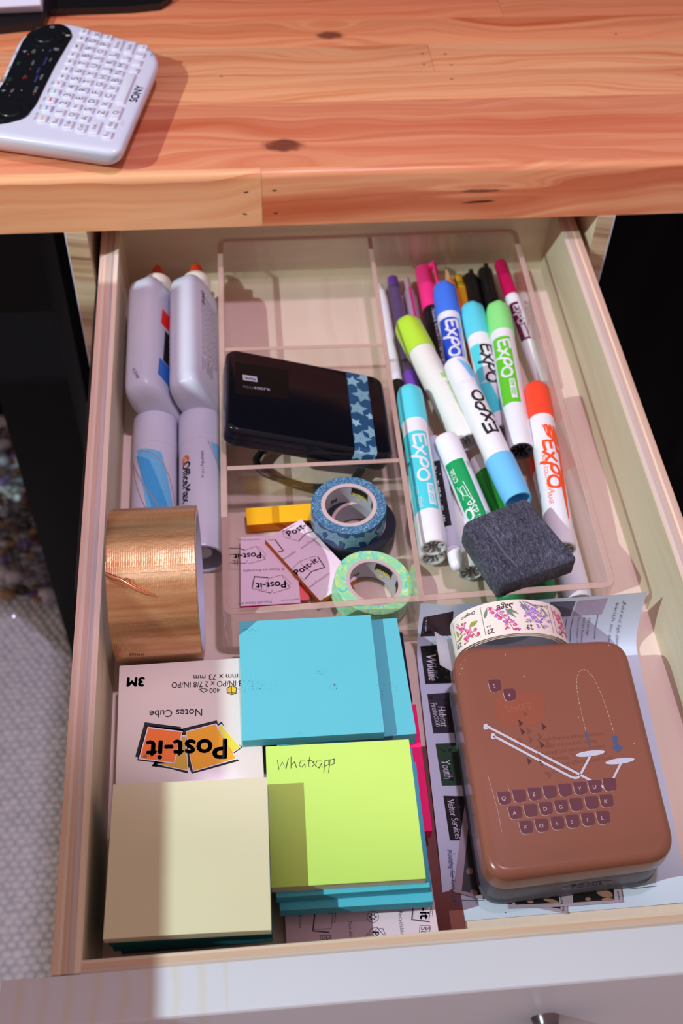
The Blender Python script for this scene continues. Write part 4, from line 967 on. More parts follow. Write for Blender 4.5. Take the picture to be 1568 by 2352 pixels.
d0, d1 = D(None), D(clipf(strip_f(.012), 2.84, 4.32)); stars(d0, d1, sp_, (SF, SF2), clipf(strip_f(.006), 2.84, 4.32), None)
d0.link('star_print', tp_); q = d1.link('star_outline', tp_)
# cable coiled under the drive
CB = mat('cable_black', (16, 16, 18), .4, spec=.3)
pts = []
for i in range(60):
    a = i/59*2*PI*2.3+2.2; r = 2.5+.25*math.sin(i*.7); pts.append((13.0+r*1.45*math.cos(a), 34.15+r*.98*math.sin(a), -5.68+.006*i+.1*math.sin(i*.9)**2))
g = G(); g.mi(CB); g.tube(pts, .2, 10); tag(link('coiled_cable', g, smooth=60), 'black cable coiled on the tray floor under the drive', 'cable')

# ================================================================== SMALL PADS AND WASHI IN THE FRONT LEFT CELL
t = thing('yellow_flag_pad', 'narrow yellow flag pad with orange edge at the divider', 'note pad', (10.6, 29.3, -5.94))
g = G(); g.slab([(8.27, 28.55), (12.8, 28.7), (12.75, 30.1), (8.22, 29.97)], -5.94, -5.22, .02, .02, 1, None, ORNG); link('note_block', g, t, smooth=0)
g = G(); g.slab([(8.27, 28.55), (12.8, 28.7), (12.75, 30.1), (8.22, 29.97)], -5.215, -5.19, .005, .005, 1, None, YELO); link('top_sheet', g, t, smooth=0)
ZL = -5.5
P_ = lambda x, y: (510+x/4.9, 1200+y/4.9)
red = [at(*P_(*p), -5.72) for p in ((110, 175), (148, 130), (580, 130), (905, 560), (985, 890), (110, 940))]
rp = place(9.95, 24.85, -2)
g = G(); g.slab([(rp(Vector(p+(0,)))[0], rp(Vector(p+(0,)))[1]) for p in ((-1.75, -1.95), (2.0, -1.95), (2.0, 2.85), (-1.75, 2.85))], -5.94, -5.76, .01, .01, 1, None, paper_pad('coral_notes', (250, 120, 120)))
t = tag(link('coral_note_pad', g, smooth=0), 'coral pink note pad peeking out beneath the printed lilac pad', 'note pad')
t = thing('printed_note_pad', 'lilac printed pad with hot pink edge lying face down, front left in the tray', 'note pad', (9.6, 24.9, -5.75))
a = at(*P_(222, 165), ZL); b = at(*P_(880, 905), ZL); c = at(*P_(225, 940), ZL); bl = Vector((c.x, a.y, ZL))
quad = [(c.x-.1, c.y), (b.x, b.y), (b.x+.05, a.y), (a.x-.1, a.y)]
link('note_block', one('slab', quad, -5.75, -5.53, .01, .01, 1, m=paper_pad('magenta_notes', (226, 30, 104))), t, smooth=0)
link('backing', one('slab', quad, -5.527, ZL, .005, .005, 1, m=LILAC), t, smooth=0)
d = D(onplane(ZL+.006)); z = ZL+.006; INK2 = mat('print_violet_black', (78, 62, 84), .6)
def lg(d, pts_, f):
    for p, w_ in pts_: d.stroke([f(*q) for q in p], w_, INK2)
lg(d, [([(335, 745), (362, 610), (520, 622)], 2.6), ([(335, 745), (500, 765), (520, 640), (530, 630), (670, 590), (760, 740), (575, 795), (560, 760), (550, 795), (405, 765)], .9), ([(680, 590), (780, 690), (745, 705), (770, 735)], .8)], P_)
tpx(d, 'Post-it', P_(712, 660), P_(380, 682), z, INK2, bold=.025)
lg(d, [([(90, 290), (200, 293), (255, 312)], 2.2), ([(255, 312), (385, 268), (480, 415), (295, 465), (280, 430), (265, 460), (60, 455)], .9), ([(400, 268), (500, 365), (470, 380), (488, 412)], .8)], P_)
tpx(d, 'Post-it', P_(435, 335), P_(130, 355), z, INK2, bold=.025)
tpx(d, 'www.Post-it.com', P_(430, 183), P_(180, 190), z, INK2); tpx(d, '® Notes are Recyclable', P_(700, 510), P_(235, 535), z, INK2); tpx(d, 'Post-it® Notes are', P_(553, 878), P_(180, 905), z, INK2); tpx(d, 'www.Post-it.com', P_(868, 857), P_(663, 870), z, INK2)
d.link('print', t)
t = thing('tilted_note_pad', 'pad of orange notes turned face down at an angle, printed backing up', 'note pad', (12.2, 25.3, -5.48))
ZT2 = -5.05
v0 = at(*P_(483, 190), ZT2); v1 = at(*P_(1100, 880), ZT2); e_ = (v1-v0).normalized(); n_ = Vector((-e_.y, e_.x, 0)); W2 = 2.85
quad = [(v0.x, v0.y), (v1.x, v1.y), (v1.x+n_.x*W2, v1.y+n_.y*W2), (v0.x+n_.x*W2, v0.y+n_.y*W2)]
link('note_block', one('slab', quad, -5.48, ZT2-.03, .01, .01, 1, m=ORNG), t, smooth=0); link('backing', one('slab', quad, ZT2-.027, ZT2, .005, .005, 1, m=LILAC), t, smooth=0)
d = D(onplane(ZT2+.006)); z = ZT2+.006
lg(d, [([(690, 320), (595, 195)], 2.6), ([(690, 320), (620, 335)], 2.2), ([(595, 192), (545, 200), (515, 190)], .9),
       ([(855, 215), (940, 125), (1035, 95)], 2.0), ([(845, 205), (700, 165), (680, 100), (820, 30)], .9), ([(940, 125), (880, 20)], .8),
       ([(930, 640), (1010, 550), (1155, 505)], 2.4), ([(1155, 505), (1075, 385)], 2.6), ([(1060, 380), (990, 395), (870, 440), (790, 520)], .9), ([(925, 650), (860, 605)], .9), ([(870, 440), (900, 480), (1000, 555)], .8)], P_)
tpx(d, 'Post-it', P_(760, 160), P_(1010, 15), z, INK2, bold=.025); tpx(d, 'Post-it', P_(848, 598), P_(1085, 440), z, INK2, bold=.025)
tpx(d, 'www.Post-it.com', P_(895, 300), P_(1130, 140), z, INK2); tpx(d, 'www.Post-it.com', P_(985, 740), P_(1208, 580), z, INK2); tpx(d, 'Recyclable', P_(690, 425), P_(830, 335), z, INK2)
d.link('print', t)

def washi(label, c, ro, rc, ri, h, tape_m, edge_m, tilt=(0, 0), core_c=(206, 180, 178), words=True, starry=False):
    t = thing('washi_tape_roll', label, 'tape', tuple(c), 'washi tape rolls')
    R_ = Euler((math.radians(tilt[0]), math.radians(tilt[1]), 0), 'XYZ').to_matrix(); M = lambda p: Vector(c)+R_@Vector(p)
    def lathe(prof, m, n=64):
        g = G(); g.rings([[M((r*math.cos(2*PI*k_/n), r*math.sin(2*PI*k_/n), z)) for k_ in range(n)] for r, z in prof], m, False, False); return g
    g = lathe([(ro-.03, 0), (ro, .03), (ro, h-.03), (ro-.03, h)], tape_m); tb = link('tape', g, t, smooth=40)
    link('tape_edge', lathe([(ro-.03, h), (rc, h)], edge_m), t, smooth=0); link('tape_edge', lathe([(ro-.03, 0), (rc, 0)], edge_m), t, smooth=0)
    CO = mat('core_card_%d' % core_c[0], core_c, .6); IN = mat('core_lining_grey', (176, 176, 186), .5, var=.03)
    link('core', lathe([(rc, 0), (rc, h), (ri+.01, h), (ri+.01, h-.02)], CO), t, smooth=30); link('core_lining', lathe([(ri, h-.02), (ri, 0)], IN), t, smooth=30)
    if words:
        f = lambda o: (lambda u, v: M(((ri-o)*math.cos(u/ri), (ri-o)*math.sin(u/ri), v)))
        for a0, s_ in ((.95, 1), (-.25, 1)):
            d = D(f(.012)); u = a0*ri
            d.rect(u-.62, u+.62, h*.52, h*.95, INK, 8, 1); d.link('label', t); d = D(f(.02))
            d.text('Scotch', (u+.54, h*.62), (u-.54, h*.62), YL_, hs=.95, bold=.03)
            d.g.add([f(.02)(u+.1, h*.28)]+[f(.02)(*p) for p in star(u+.1, h*.28, .17, .3, .45)], [(0, i+1, (i+1) % 10+1) for i in range(10)], YL_)
            d.link('lettering', t)
        d = D(f(.012)); d.text('3M', (2.15*ri+.28, h*.4), (2.15*ri-.2, h*.4), INK, bold=.05); d.link('lettering', t)
    return t, tb, M
k = NT('blue_glitter_edge'); tc = k.n('ShaderNodeTexCoord'); nz = k.n('ShaderNodeTexNoise', {'Vector': tc.outputs['Object'], 'Scale': 1500.0, 'Detail': 2.0})
k.link(k.ramp(nz.outputs[0], [(.38, lin((40, 84, 124))), (.55, lin((72, 124, 160))), (.68, lin((160, 196, 214)))]), k.b.inputs['Base Color']); k.b.inputs['Roughness'].default_value = .5; BGE = k.m
NAVYT = mat('washi_navy', (22, 26, 38), .3); NAVYE = mat('washi_navy_edge', (30, 34, 46), .4)
t, tb, M = washi('dark navy washi tape roll under the blue star roll', (15.35, 27.72, -5.94), 2.42, 1.75, 1.52, 1.48, NAVYT, NAVYE, words=False)
t, tb, M = washi('blue washi tape roll with white line stars stacked on the dark roll', (14.72, 27.95, -4.44), 2.38, 1.76, 1.5, 1.5, mat('washi_blue', (28, 72, 118), .35, var=.1), BGE)
F0 = lambda o: (lambda u, v: M(((2.38+o)*math.cos(u/2.38), (2.38+o)*math.sin(u/2.38), cl(v, .02, 1.48))))
sp_ = [(-3.75+.0, .7, .8, .4), (-4.9, .95, .75, .1), (-2.6, .8, .75, .8), (-6.2, .8, .8, .5), (-1.4, .6, .7, .2), (.0, .8, .8, .6), (-7.4, .7, .7, .1)]
d0, d1 = D(None), D(F0(.014)); stars(d0, d1, sp_, (SF2, mat('star_fill_slate', (58, 100, 138), .4)), F0(.008), None); d0.link('star_print', tb); d1.link('star_outline', tb)
k = NT('green_marbled_tape'); tc = k.n('ShaderNodeTexCoord'); mp = k.n('ShaderNodeMapping', {0: tc.outputs['Object'], 3: (240, 240, 600)})
nz = k.n('ShaderNodeTexNoise', {'Vector': mp.outputs[0], 'Scale': 1.0, 'Detail': 4.0, 'Distortion': 1.2})
k.link(k.ramp(nz.outputs[0], [(.30, lin((84, 198, 206))), (.42, lin((136, 224, 194))), (.53, lin((156, 228, 164))), (.62, lin((200, 232, 128))), (.70, lin((206, 240, 226)))]), k.b.inputs['Base Color']); k.b.inputs['Roughness'].default_value = .45; GMT = k.m
t, tb, M = washi('green and yellow marbled washi tape roll at the front of the tray', (15.6, 22.75, -5.62), 2.42, 1.74, 1.5, 1.5, GMT, GMT, tilt=(0, 8))

# ================================================================== LETTER, TIN AND STAMPS, FRONT RIGHT
def sm(x): x = max(0.0, min(1.0, x)); return x*x*(3-2*x)
LFL, LBL, LFR, LBR = at(1023, 2117, -6.1), at(951, 1470, -6.1), at(1600, 2085, -6.1), at(1452, 1395, -6.1)
LBL.y = 19.25; LBR.y = 19.25; _a, _b = at(1462, 1500, -6.1), at(1556, 1940, -6.1); _k = (_b.x-_a.x)/(_b.y-_a.y); LBR.x = _a.x+_k*(19.4-_a.y); LFR.x = _a.x+_k*(2.5-_a.y)
def pz(x, y):
    tt = (y-2.5)/16.8; xl = LFL.x+(LBL.x-LFL.x)*tt; xr = LFR.x+(LBR.x-LFR.x)*tt; s_ = (x-xl)/(xr-xl)
    u = max(0.0, min(1.0, (y-17.9)/1.52)); back = 4.75*(1-math.sqrt(max(0.0, 1-u*u*.985)))
    return -6.12+.30*sm((.14-s_)/.14)*sm((y-3)/4)+back*.98+.12*sm((s_-.8)/.2)
PAPER = mat('letter_paper', (206, 216, 236), .6, var=.01)
t = thing('letter', 'printed thank-you letter with a column of photos, curling up under the tin', 'letter', (24.5, 10.5, -6.15))
NU, NV = 40, 60; top = []
YS = [2.5+15.4*i/30 for i in range(31)]+[17.9+1.52*math.sin(math.radians(84.0*i/26)) for i in range(1, 27)]
for y in YS:
    row = []
    for j in range(NU+1):
        a = j/NU; b = (y-2.5)/16.75; x = (LFL.x*(1-a)+LFR.x*a)*(1-b)+(LBL.x*(1-a)+LBR.x*a)*b
        row.append((x, y, pz(x, y)))
    top.append(row)
g = G(); g.mi(PAPER); g.sheet(top); g.sheet([[(p[0], p[1], p[2]-.012) for p in r] for r in top]); link('sheet', g, t, smooth=80)
def pp(px, py, off=.012):
    lo, hi = -6.4, -1.0
    for _ in range(22):
        z = (lo+hi)/2; p = at(px, py, z)
        if z > pz(p.x, min(p.y, 19.41)-off)+off: hi = z
        else: lo = z
    p = at(px, py, z); return p+(CP-p).normalized()*(off+.012)
def PF(o): return lambda u, v: pp(u, v, o)
def photo(name, q, cols, seed, blobs=26):
    """a small printed photograph: ground colour with soft darker and lighter patches"""
    random.seed(seed); d = D(PF(.014)); d.grid(*q, cols[0], 6, 6)
    e_ = D(PF(.034))
    for _ in range(blobs):
        a, b = random.uniform(.08, .92), random.uniform(.08, .92); r = random.uniform(1.5, 7)
        x = (q[0][0]*(1-a)+q[1][0]*a)*(1-b)+(q[3][0]*(1-a)+q[2][0]*a)*b; y = (q[0][1]*(1-a)+q[1][1]*a)*(1-b)+(q[3][1]*(1-a)+q[2][1]*a)*b
        w = min(r, 7); e_.ell(x, y, w*.8, w*.6, cols[1+int(random.random()*(len(cols)-1))], 9, random.uniform(0, 3))
    o = d.link('photo', t); b = e_.link('photo_detail', o); b['kind'] = 'stuff'
pc = lambda n, c: mat('photo_'+n, c, .45, var=.2, scale=500)
NGT, BRN, DGR, LGR, GRY, BLU, FOX = pc('night', (22, 18, 24)), pc('brown', (58, 36, 40)), pc('green', (38, 72, 46)), pc('meadow', (104, 142, 84)), pc('grey', (66, 62, 72)), pc('steel', (58, 74, 104)), pc('fox', (120, 84, 50))
photo('trails', ((972, 1418), (1041, 1404), (1037, 1460), (965, 1462)), (BRN, NGT, BLU, GRY), 1)
photo('wildlife', ((965, 1484), (1026, 1480), (1036, 1569), (977, 1571)), (NGT, LGR, DGR, FOX, NGT), 2, 18)
photo('habitat', ((981, 1594), (1040, 1590), (1050, 1682), (995, 1684)), (pc('plum', (48, 44, 56)), NGT, GRY), 3, 14)
photo('youth', ((1000, 1708), (1062, 1706), (1076, 1803), (1015, 1804)), (DGR, pc('deep_green', (30, 58, 36)), NGT), 4, 14)
photo('visitor', ((1018, 1828), (1070, 1829), (1090, 1930), (1033, 1930)), (NGT, BRN, BRN), 5, 16)
photo('sunset', ((1326, 1380), (1396, 1374), (1381, 1411), (1313, 1415)), (pc('dusk', (176, 160, 186)), pc('dusk_brown', (70, 44, 50)), pc('dusk_pink', (206, 130, 140)), pc('dusk_pale', (190, 184, 206))), 6, 10)
photo('mountain', ((1262, 1383), (1322, 1380), (1309, 1416), (1262, 1418)), (pc('slate', (96, 92, 110)), GRY, pc('snow', (176, 166, 184)), NGT), 7, 12)
d = D(PF(.03)); W4 = WPRINT
def lt(st, a, b, m, hs=1.0, bold=0.0, shear=0.0):
    """lettering on the letter: runs a -> b in the picture, tops to the right of the run"""
    vs_, fs, w = glyphs(st, bold, shear); A = pp(*a, .03); B = pp(*b, .03); e = (B-A)/w; n = Vector((-e.y, e.x, 0))*hs
    out = []
    for x, y in vs_:
        p = A+e*x+n*y; p.z = pz(p.x, min(p.y, 19.4))+.03; out.append(p+(CP-p).normalized()*.06)
    d.g.add(out, fs, m)
lt('Trails', (977, 1424), (977, 1450), W4, 1.2); lt('Wildlife', (979, 1500), (985, 1562), W4, 1.5, .01); lt('Habitat', (1005, 1622), (1013, 1668), W4, 1.4, .01); lt('Protection', (988, 1614), (1002, 1668), W4, 1.5, .01); lt('Youth', (1013, 1745), (1021, 1788), W4, 1.5, .01); lt('Visitor Services', (1026, 1836), (1046, 1926), W4, 1.6, .01)
BLI = mat('print_blue_ink', (86, 92, 140), .6)
lt('Providing For Your Future', (1027, 1950), (1043, 2078), BLI, 1.3, 0, .3)
lt('Jared Egli, please accept', (1433, 1379), (1416, 1500), GREYINK, 1.3); lt('with our gratitude for', (1416, 1381), (1396, 1500), GREYINK, 1.3); lt('Jared Egli', (1352, 1418), (1347, 1458), GREYINK, 1.5); lt('6701 Parkmont', (1340, 1418), (1334, 1480), GREYINK, 1.4); lt('Fort Worth, TX', (1328, 1419), (1324, 1478), GREYINK, 1.4)
for a in (((1373, 1411), (1367, 1440), (1365, 1468)), ((1316, 1416), (1310, 1445), (1309, 1474)), ((1302, 1418), (1297, 1445), (1295, 1470))): d.stroke(a, 1.4, BLI)
d.stroke([(1045, 2068), (1040, 2030), (1037, 1962), (1045, 1960)], 1.2, BLI); d.stroke([(1045, 2067), (1110, 2068)], 1.2, BLI); d.stroke([(1440, 2042), (1506, 2035), (1503, 2024)], 1.2, BLI); d.ell(1160, 2096, 1.4, 1.1, INK, 8)
d.link('lettering', t)['kind'] = 'stuff'

# loose stamps under the tin
SEDGE = mat('stamp_margin', (168, 150, 164), .4); SDARK = mat('stamp_dark_picture', (24, 22, 24), .35, var=.2); SKIN = mat('stamp_skin', (150, 112, 96), .4, var=.2, scale=300); GLASSINE = acrylic('glassine', .5, (.86, .86, .84), (140, 136, 128))
def px_sheet(name, px, z, m, th=.012):
    q = [at(*p, z) for p in px]; g = G(); g.mi(m); n = len(q)
    g.add([(p.x, p.y, z) for p in q]+[(p.x, p.y, z-th) for p in q], [tuple(range(n)), tuple(range(2*n-1, n-1, -1))]+[(i, (i+1) % n, n+(i+1) % n, n+i) for i in range(n)]); return g
def stamp(label, px, z, pic, blobs, words=()):
    q = [at(*p, z) for p in px]; t = thing('postage_stamp', label, 'stamp', (q[0].x, q[0].y, z-.012), 'dark postage stamps under the tin')
    link('stamp_paper', px_sheet('s', px, z, SEDGE), t, smooth=0)
    d = D(onplane(z+.006)); d.poly(pic, SDARK); d.link('picture', t)
    d = D(onplane(z+.011))
    for x, y, a, b, r in blobs: d.ell(x, y, a, b, SKIN, 12, r)
    d.link('picture_detail', t)
    if words:
        d = D(onplane(z+.016))
        for w_, a, b in words: tpx(d, w_, a, b, z+.016, INK)
        d.link('lettering', t)
stamp('dark postage stamp showing right of center below the tin front', ((1296, 2000), (1296, 2082), (1430, 2072), (1420, 2000)), -6.02, [(1313, 2005), (1316, 2073), (1411, 2067), (1405, 2005)], [(1350, 2065, 7, 4, 0), (1388, 2052, 20, 9, .3), (1395, 2066, 14, 4, 0)], [('USA', (1322, 2070), (1321, 2052)), ('Raphael', (1424, 2066), (1419, 2046))])
stamp('dark postage stamp left of its neighbour below the tin front', ((1160, 2005), (1166, 2087), (1296, 2082), (1296, 2005)), -6.02, [(1180, 2010), (1183, 2078), (1284, 2074), (1280, 2010)], [(1218, 2071, 7, 4, 0), (1265, 2069, 18, 4, .2)], [('C', (1176, 2078), (1176, 2068)), ('Raphael', (1292, 2076), (1288, 2056))])
stamp('stamp corner poking out slantwise beneath the two below the tin front', ((1180, 2020), (1215, 2082), (1303, 2099), (1300, 2020)), -6.06, [(1225, 2040), (1265, 2084), (1287, 2088), (1284, 2040)], [], [('Raph', (1296, 2092), (1293, 2076))])
stamp('dark stamp in a glassine strip along the left side of the tin', ((1068, 1840), (1040, 2048), (1108, 2066), (1125, 1850)), -6.0, [(1080, 1850), (1060, 2046), (1104, 2056), (1118, 1860)], [(1078, 2001, 8, 8, 0), (1088, 2049, 9, 5, .3), (1100, 1930, 5, 9, .2)], [])

# brown tin
LIDC = mat('tin_lid_brown', (136, 83, 67), .24, spec=.45, var=.05, scale=25); TINB = mat('tin_base_gunmetal', (84, 80, 92), .38, metal=.2, var=.05); TINR = mat('tin_rim_dark', (30, 26, 28), .35)
LQ = [(19.12, 2.95), (28.92, 3.45), (29.42, 16.42), (19.4, 16.55)]
t = thing('brown_tin', 'brown metal tin with typewriter key design on its lid', 'tin', (24.2, 9.8, -5.98))
lo = roundpoly(LQ, 1.5, 8)
g = G(); g.slab(lo, -3.72, -2.1, .5, .12, 7, None, LIDC); lid = link('lid', g, t, smooth=50)
g = G(); g.slab(inset(lo, .2), -3.82, -3.7, .02, .02, 1, None, TINR); link('lid_shadow_gap', g, t, smooth=40)
g = G(); g.slab(inset(lo, .1), -5.98, -3.8, .05, .12, 3, None, TINB); base = link('base', g, t, smooth=40)
for z in (-5.6, -5.45, -5.3):
    g = G(); g.slab(inset(lo, .085), z-.03, z+.03, .015, .015, 1, None, TINB); link('rib', g, base, smooth=40)
ZTN = -2.094; z0 = ZTN
def tz(x, y): return (1080+x/4.126, 1500+y/4.126)
KEY = mat('print_key_plum', (94, 48, 58), .35, var=.08); PALE = mat('print_pale_line', (196, 172, 156), .4); LPRT = mat('print_pale_blue', (190, 192, 206), .35); ARW = mat('print_dark_arrow', (72, 34, 30), .4); ARW2 = mat('print_mid_arrow', (122, 64, 48), .4); OKEY = mat('print_shift_key', (144, 78, 58), .3); BLUP = mat('print_slate_blue', (62, 84, 124), .4); TXT = mat('print_brown_text', (124, 70, 52), .4); CRM = mat('print_cream_dot', (216, 200, 160), .4)
d = D(onplane(ZTN)); sk = roundpoly([tz(*p) for p in ((215, 385), (700, 365), (712, 660), (480, 700), (260, 690))], [26, 26, 30, 40, 30], 5); d.poly(sk, OKEY); d.link('print', lid)
d = D(onplane(ZTN+.004)); tpx(d, 'SHIFT', tz(340, 565), tz(600, 535), ZTN+.004, mat('print_shift_word', (156, 90, 68), .3)); 
for i, st in enumerate(('a Fossil brand is always a mixture', 'of vintage and modern, making', 'the image and products creative', 'yet familiar. The classic look', 'of a brand differentiated from', 'the competition.')):
    a, b = (((630, 838), (1270, 775)), ((625, 905), (1205, 842)), ((640, 970), (1275, 892)), ((700, 1030), (1300, 955)), ((735, 1085), (1350, 1005)), ((705, 1150), (1005, 1115)))[i]
    tpx(d, st, tz(*a), tz(*b), ZTN+.004, TXT, hs=1.2)
d.link('lettering', lid)
d = D(onplane(ZTN+.008))
for x, y, m in ((515, 572, ARW2), (472, 660, ARW), (492, 742, ARW), (550, 735, ARW2), (655, 787, ARW2), (570, 820, ARW2), (466, 832, ARW2), (692, 693, ARW), (674, 868, ARW), (736, 862, ARW2), (655, 975, ARW2), (708, 1000, ARW2), (555, 1022, ARW), (672, 1050, ARW2), (742, 1155, ARW2)):
    d.poly([tz(x-22, y-34), tz(x+26, y+4), tz(x-8, y+38), tz(x-10, y+8)], m)
d.stroke([tz(150, 690), tz(1290, 1285)], 5.2, LPRT); d.stroke([tz(220, 785), tz(640, 1010), tz(950, 1172), tz(990, 1184), tz(1018, 1180), tz(1040, 1155), tz(1135, 975)], 5.2, LPRT); d.stroke([tz(1352, 1190), tz(1425, 1045)], 5.0, LPRT)
for x, y in ((148, 697), (218, 787)): d.poly([tz(x+a, y+b) for a, b in ((-22, -24), (8, -30), (16, -14), (12, 4), (22, 14), (10, 26), (-14, 30), (-26, 10))], LPRT)
for x, y in ((1135, 952), (1416, 1023)): d.ell(*tz(x, y), 34, 6.6, LPRT, 22, -.13)
random.seed(2)
arc = [(1090, 730), (1060, 600), (1032, 480), (1010, 350), (1005, 240), (1030, 175), (1065, 155), (1105, 168), (1150, 210), (1200, 300), (1260, 440), (1310, 590), (1340, 690), (1362, 765)]
P = [Vector(tz(*p)) for p in arc]; acc = 0
for a, b in zip(P, P[1:]):
    n = int((b-a).length/3.1)
    for i in range(n):
        q = a.lerp(b, i/n); d.ell(q.x, q.y, .85, .75, CRM, 6)
d.stroke([tz(1092, 738), tz(1126, 872)], 3.4, BLUP); d.poly([tz(*p) for p in ((1342, 788), (1388, 783), (1404, 880), (1448, 878), (1408, 942), (1334, 892), (1362, 886))], BLUP)
d.link('print', lid)
e_ = D(onplane(ZTN+.012)); f_ = D(onplane(ZTN+.016)); h_ = D(onplane(ZTN+.02))
kk = [('Q', 315, 1375), ('', 458, 1355), ('E', 603, 1337), ('', 748, 1318), ('', 892, 1300), ('Y', 1035, 1283), ('U', 1175, 1267), ('', 1313, 1248), ('A', 418, 1513), ('', 564, 1493), ('D', 709, 1474), ('G', 855, 1456), ('', 997, 1437), ('', 1143, 1420), ('K', 1284, 1403),
      ('F', 523, 1652), ('O', 671, 1633), ('S', 819, 1613), ('S', 962, 1596), ('I', 1108, 1578), ('L', 1252, 1560), ('5', 226, 310), ('4', 367, 396)]
for ch, x, y in kk:
    sc = .92 if ch in '54' and ch else 1.0
    shp = roundpoly([(-68, -60), (58, -66), (72, 40), (20, 66), (-40, 60)], [22, 24, 26, 34, 40], 4)
    pol = [tz(x+a*sc, y+b*sc) for a, b in shp]; e_.poly([(a-.9, b+.9) for a, b in pol], PALE); f_.poly(pol, KEY)
    if ch:
        q_ = tz(x, y+2); tch(h_, ch, q_[0], q_[1], 9.0, ZTN+.02, PALE, -.1)
e_.link('print_outline', lid)['kind'] = 'stuff'; f_.link('printed_key', lid)['kind'] = 'stuff'; h_.link('lettering', lid)['kind'] = 'stuff'
d = D(onplane(ZTN+.006)); CHIP = mat('worn_metal', (214, 206, 200), .35, metal=.4); random.seed(14)
for a, b in ((1050, 1518), (1053, 1528), (1047, 1540), (1060, 1508), (1152, 1496), (1390, 1474), (1430, 1490), (1195, 1545), (1320, 1640), (1448, 1700)): d.ell(a+8, b+8, random.uniform(.8, 1.8), random.uniform(.6, 1.6), CHIP, 7)
d.stroke([tz(165, 1160), tz(200, 1280), tz(262, 1500), tz(298, 1700)], .7, PALE); d.stroke([tz(352, 1255), tz(375, 1330)], .7, PALE)
d.link('chipped_paint', lid)
# raised badge on the tin's front wall
fm = lambda o: (lambda u, v: Vector((19.12+9.8*u/9.8, 2.95+.5*u/9.8, v))+Vector((.051*1, -1, 0)).normalized()*(-.1+o))
BDG = mat('badge_metal', (128, 124, 134), .3, metal=.6)
d = D(fm(.02)); d.ell(5.6, -4.75, 1.35, .36, BDG, 28); d.f = fm(.03); d.ell(5.6, -4.75, 1.22, .28, TINB, 28); d.f = fm(.04); d.text('FOSSIL', (4.75, -4.87), (6.45, -4.87), BDG, hs=.95, bold=.02); d.link('badge', base)

# coil of stamps
STP = mat('stamp_roll_paper', (238, 224, 214), .5, var=.01); STB = mat('stamp_roll_back', (220, 226, 232), .5, var=.01)
t = thing('stamp_coil', 'curled strip of flower postage stamps standing behind the brown tin', 'stamp roll', (23.1, 18, -6.0))
CXS, CZS, RX, RZ = 23.1, -3.5, 3.4, 2.42
def coil(a, dr): return (CXS+(RX-dr)*math.cos(a), CZS+(RZ-dr*.9)*math.sin(a))
Y0, Y1 = 16.5, 18.8
path = []
# free end: lies to the left with its plain back up, then runs under the coil and round it
for q in range(9):
    u = q/8; path.append((18.95+2.1*u, -4.0-1.45*math.sin(u*PI/2)))
NT_ = 160
for i in range(NT_+1):
    a = math.radians(232)+2*PI*2.75*i/NT_; x, z = coil(a, .34*(i/NT_)*2.75/2*1.0+.0); path.append((x, z))
th_ = .02
g = G(); nrm = []
for i in range(len(path)):
    a = Vector(path[max(0, i-1)]); b = Vector(path[min(len(path)-1, i+1)]); e = (b-a).normalized(); nrm.append(Vector((e.y, -e.x)))
outer = [[(p[0]+n.x*th_, y, p[1]+n.y*th_) for y in (Y0, (Y0+Y1)/2, Y1)] for p, n in zip(path, nrm)]
inner = [[(p[0], y, p[1]) for y in (Y0, (Y0+Y1)/2, Y1)] for p in path]
g.sheet(outer, m=STP); g.sheet(inner, m=STB)
for j in (0, 2): g.sheet([[o[j], q[j]] for o, q in zip(outer, inner)], m=STP)
link('strip', g, t, smooth=60)
# printing on the outermost turn; u = cm along the arc from its crest, v = y
tab = [(0.0, PI/2)]; 
def arc_at(u):
    a = PI/2; s_ = 0; st = .01*(1 if u > 0 else -1)
    while s_ < abs(u):
        s_ += .01*math.hypot(RX*math.sin(a), RZ*math.cos(a)); a -= st
    return a
_ac = {}
YA, YB = 16.72, 19.28
def CFN(o):
    def f(u, v):
        k_ = round(u, 2)
        if k_ not in _ac: _ac[k_] = arc_at(k_)
        a = _ac[k_]; i = (a-math.radians(232)) % (2*PI)/(2*PI); x, z = coil(a, .34*i*.5*1.0)
        n = Vector((math.cos(a)/RX, math.sin(a)/RZ)).normalized(); return Vector((x+n.x*(th_+o), Y0+(v-YA)*(Y1-Y0)/(YB-YA), z+n.y*(th_+o)))
    return f
d = D(CFN(.014)); e_ = D(CFN(.02)); h_ = D(CFN(.026))
FP, FM, FV, FL, FR_, LF, LF2, STEM = (mat('flower_'+n, c, .5, var=.15, scale=400) for n, c in (('pink', (226, 120, 170)), ('magenta', (206, 70, 120)), ('violet', (170, 120, 206)), ('lavender', (190, 160, 222)), ('rose', (240, 80, 140)), ('leaf', (112, 136, 112)), ('leaf_pale', (150, 158, 70)), ('stem', (140, 104, 90))))
THIN = mat('stamp_frame_line', (120, 120, 112), .6)
random.seed(31)
def frame(u0, u1): d.stroke([(u0, YA+.28), (u1, YA+.28), (u1, YB-.22), (u0, YB-.22)], .025, THIN, True)
def sprig(pts, cols, n, r):
    P = [Vector(p) for p in pts]; d.stroke(pts, .035, STEM)
    for i in range(n):
        s_ = .15+.85*i/n; k_ = min(int(s_*(len(P)-1)), len(P)-2); q = P[k_].lerp(P[k_+1], s_*(len(P)-1)-k_); sgn = 1 if i % 2 else -1
        for _ in range(3):
            e_.ell(q.x+sgn*random.uniform(.1, .34), q.y+random.uniform(-.14, .12), r*random.uniform(.6, 1.3), r*random.uniform(.45, .8), random.choice(cols), 8, random.uniform(0, 3))
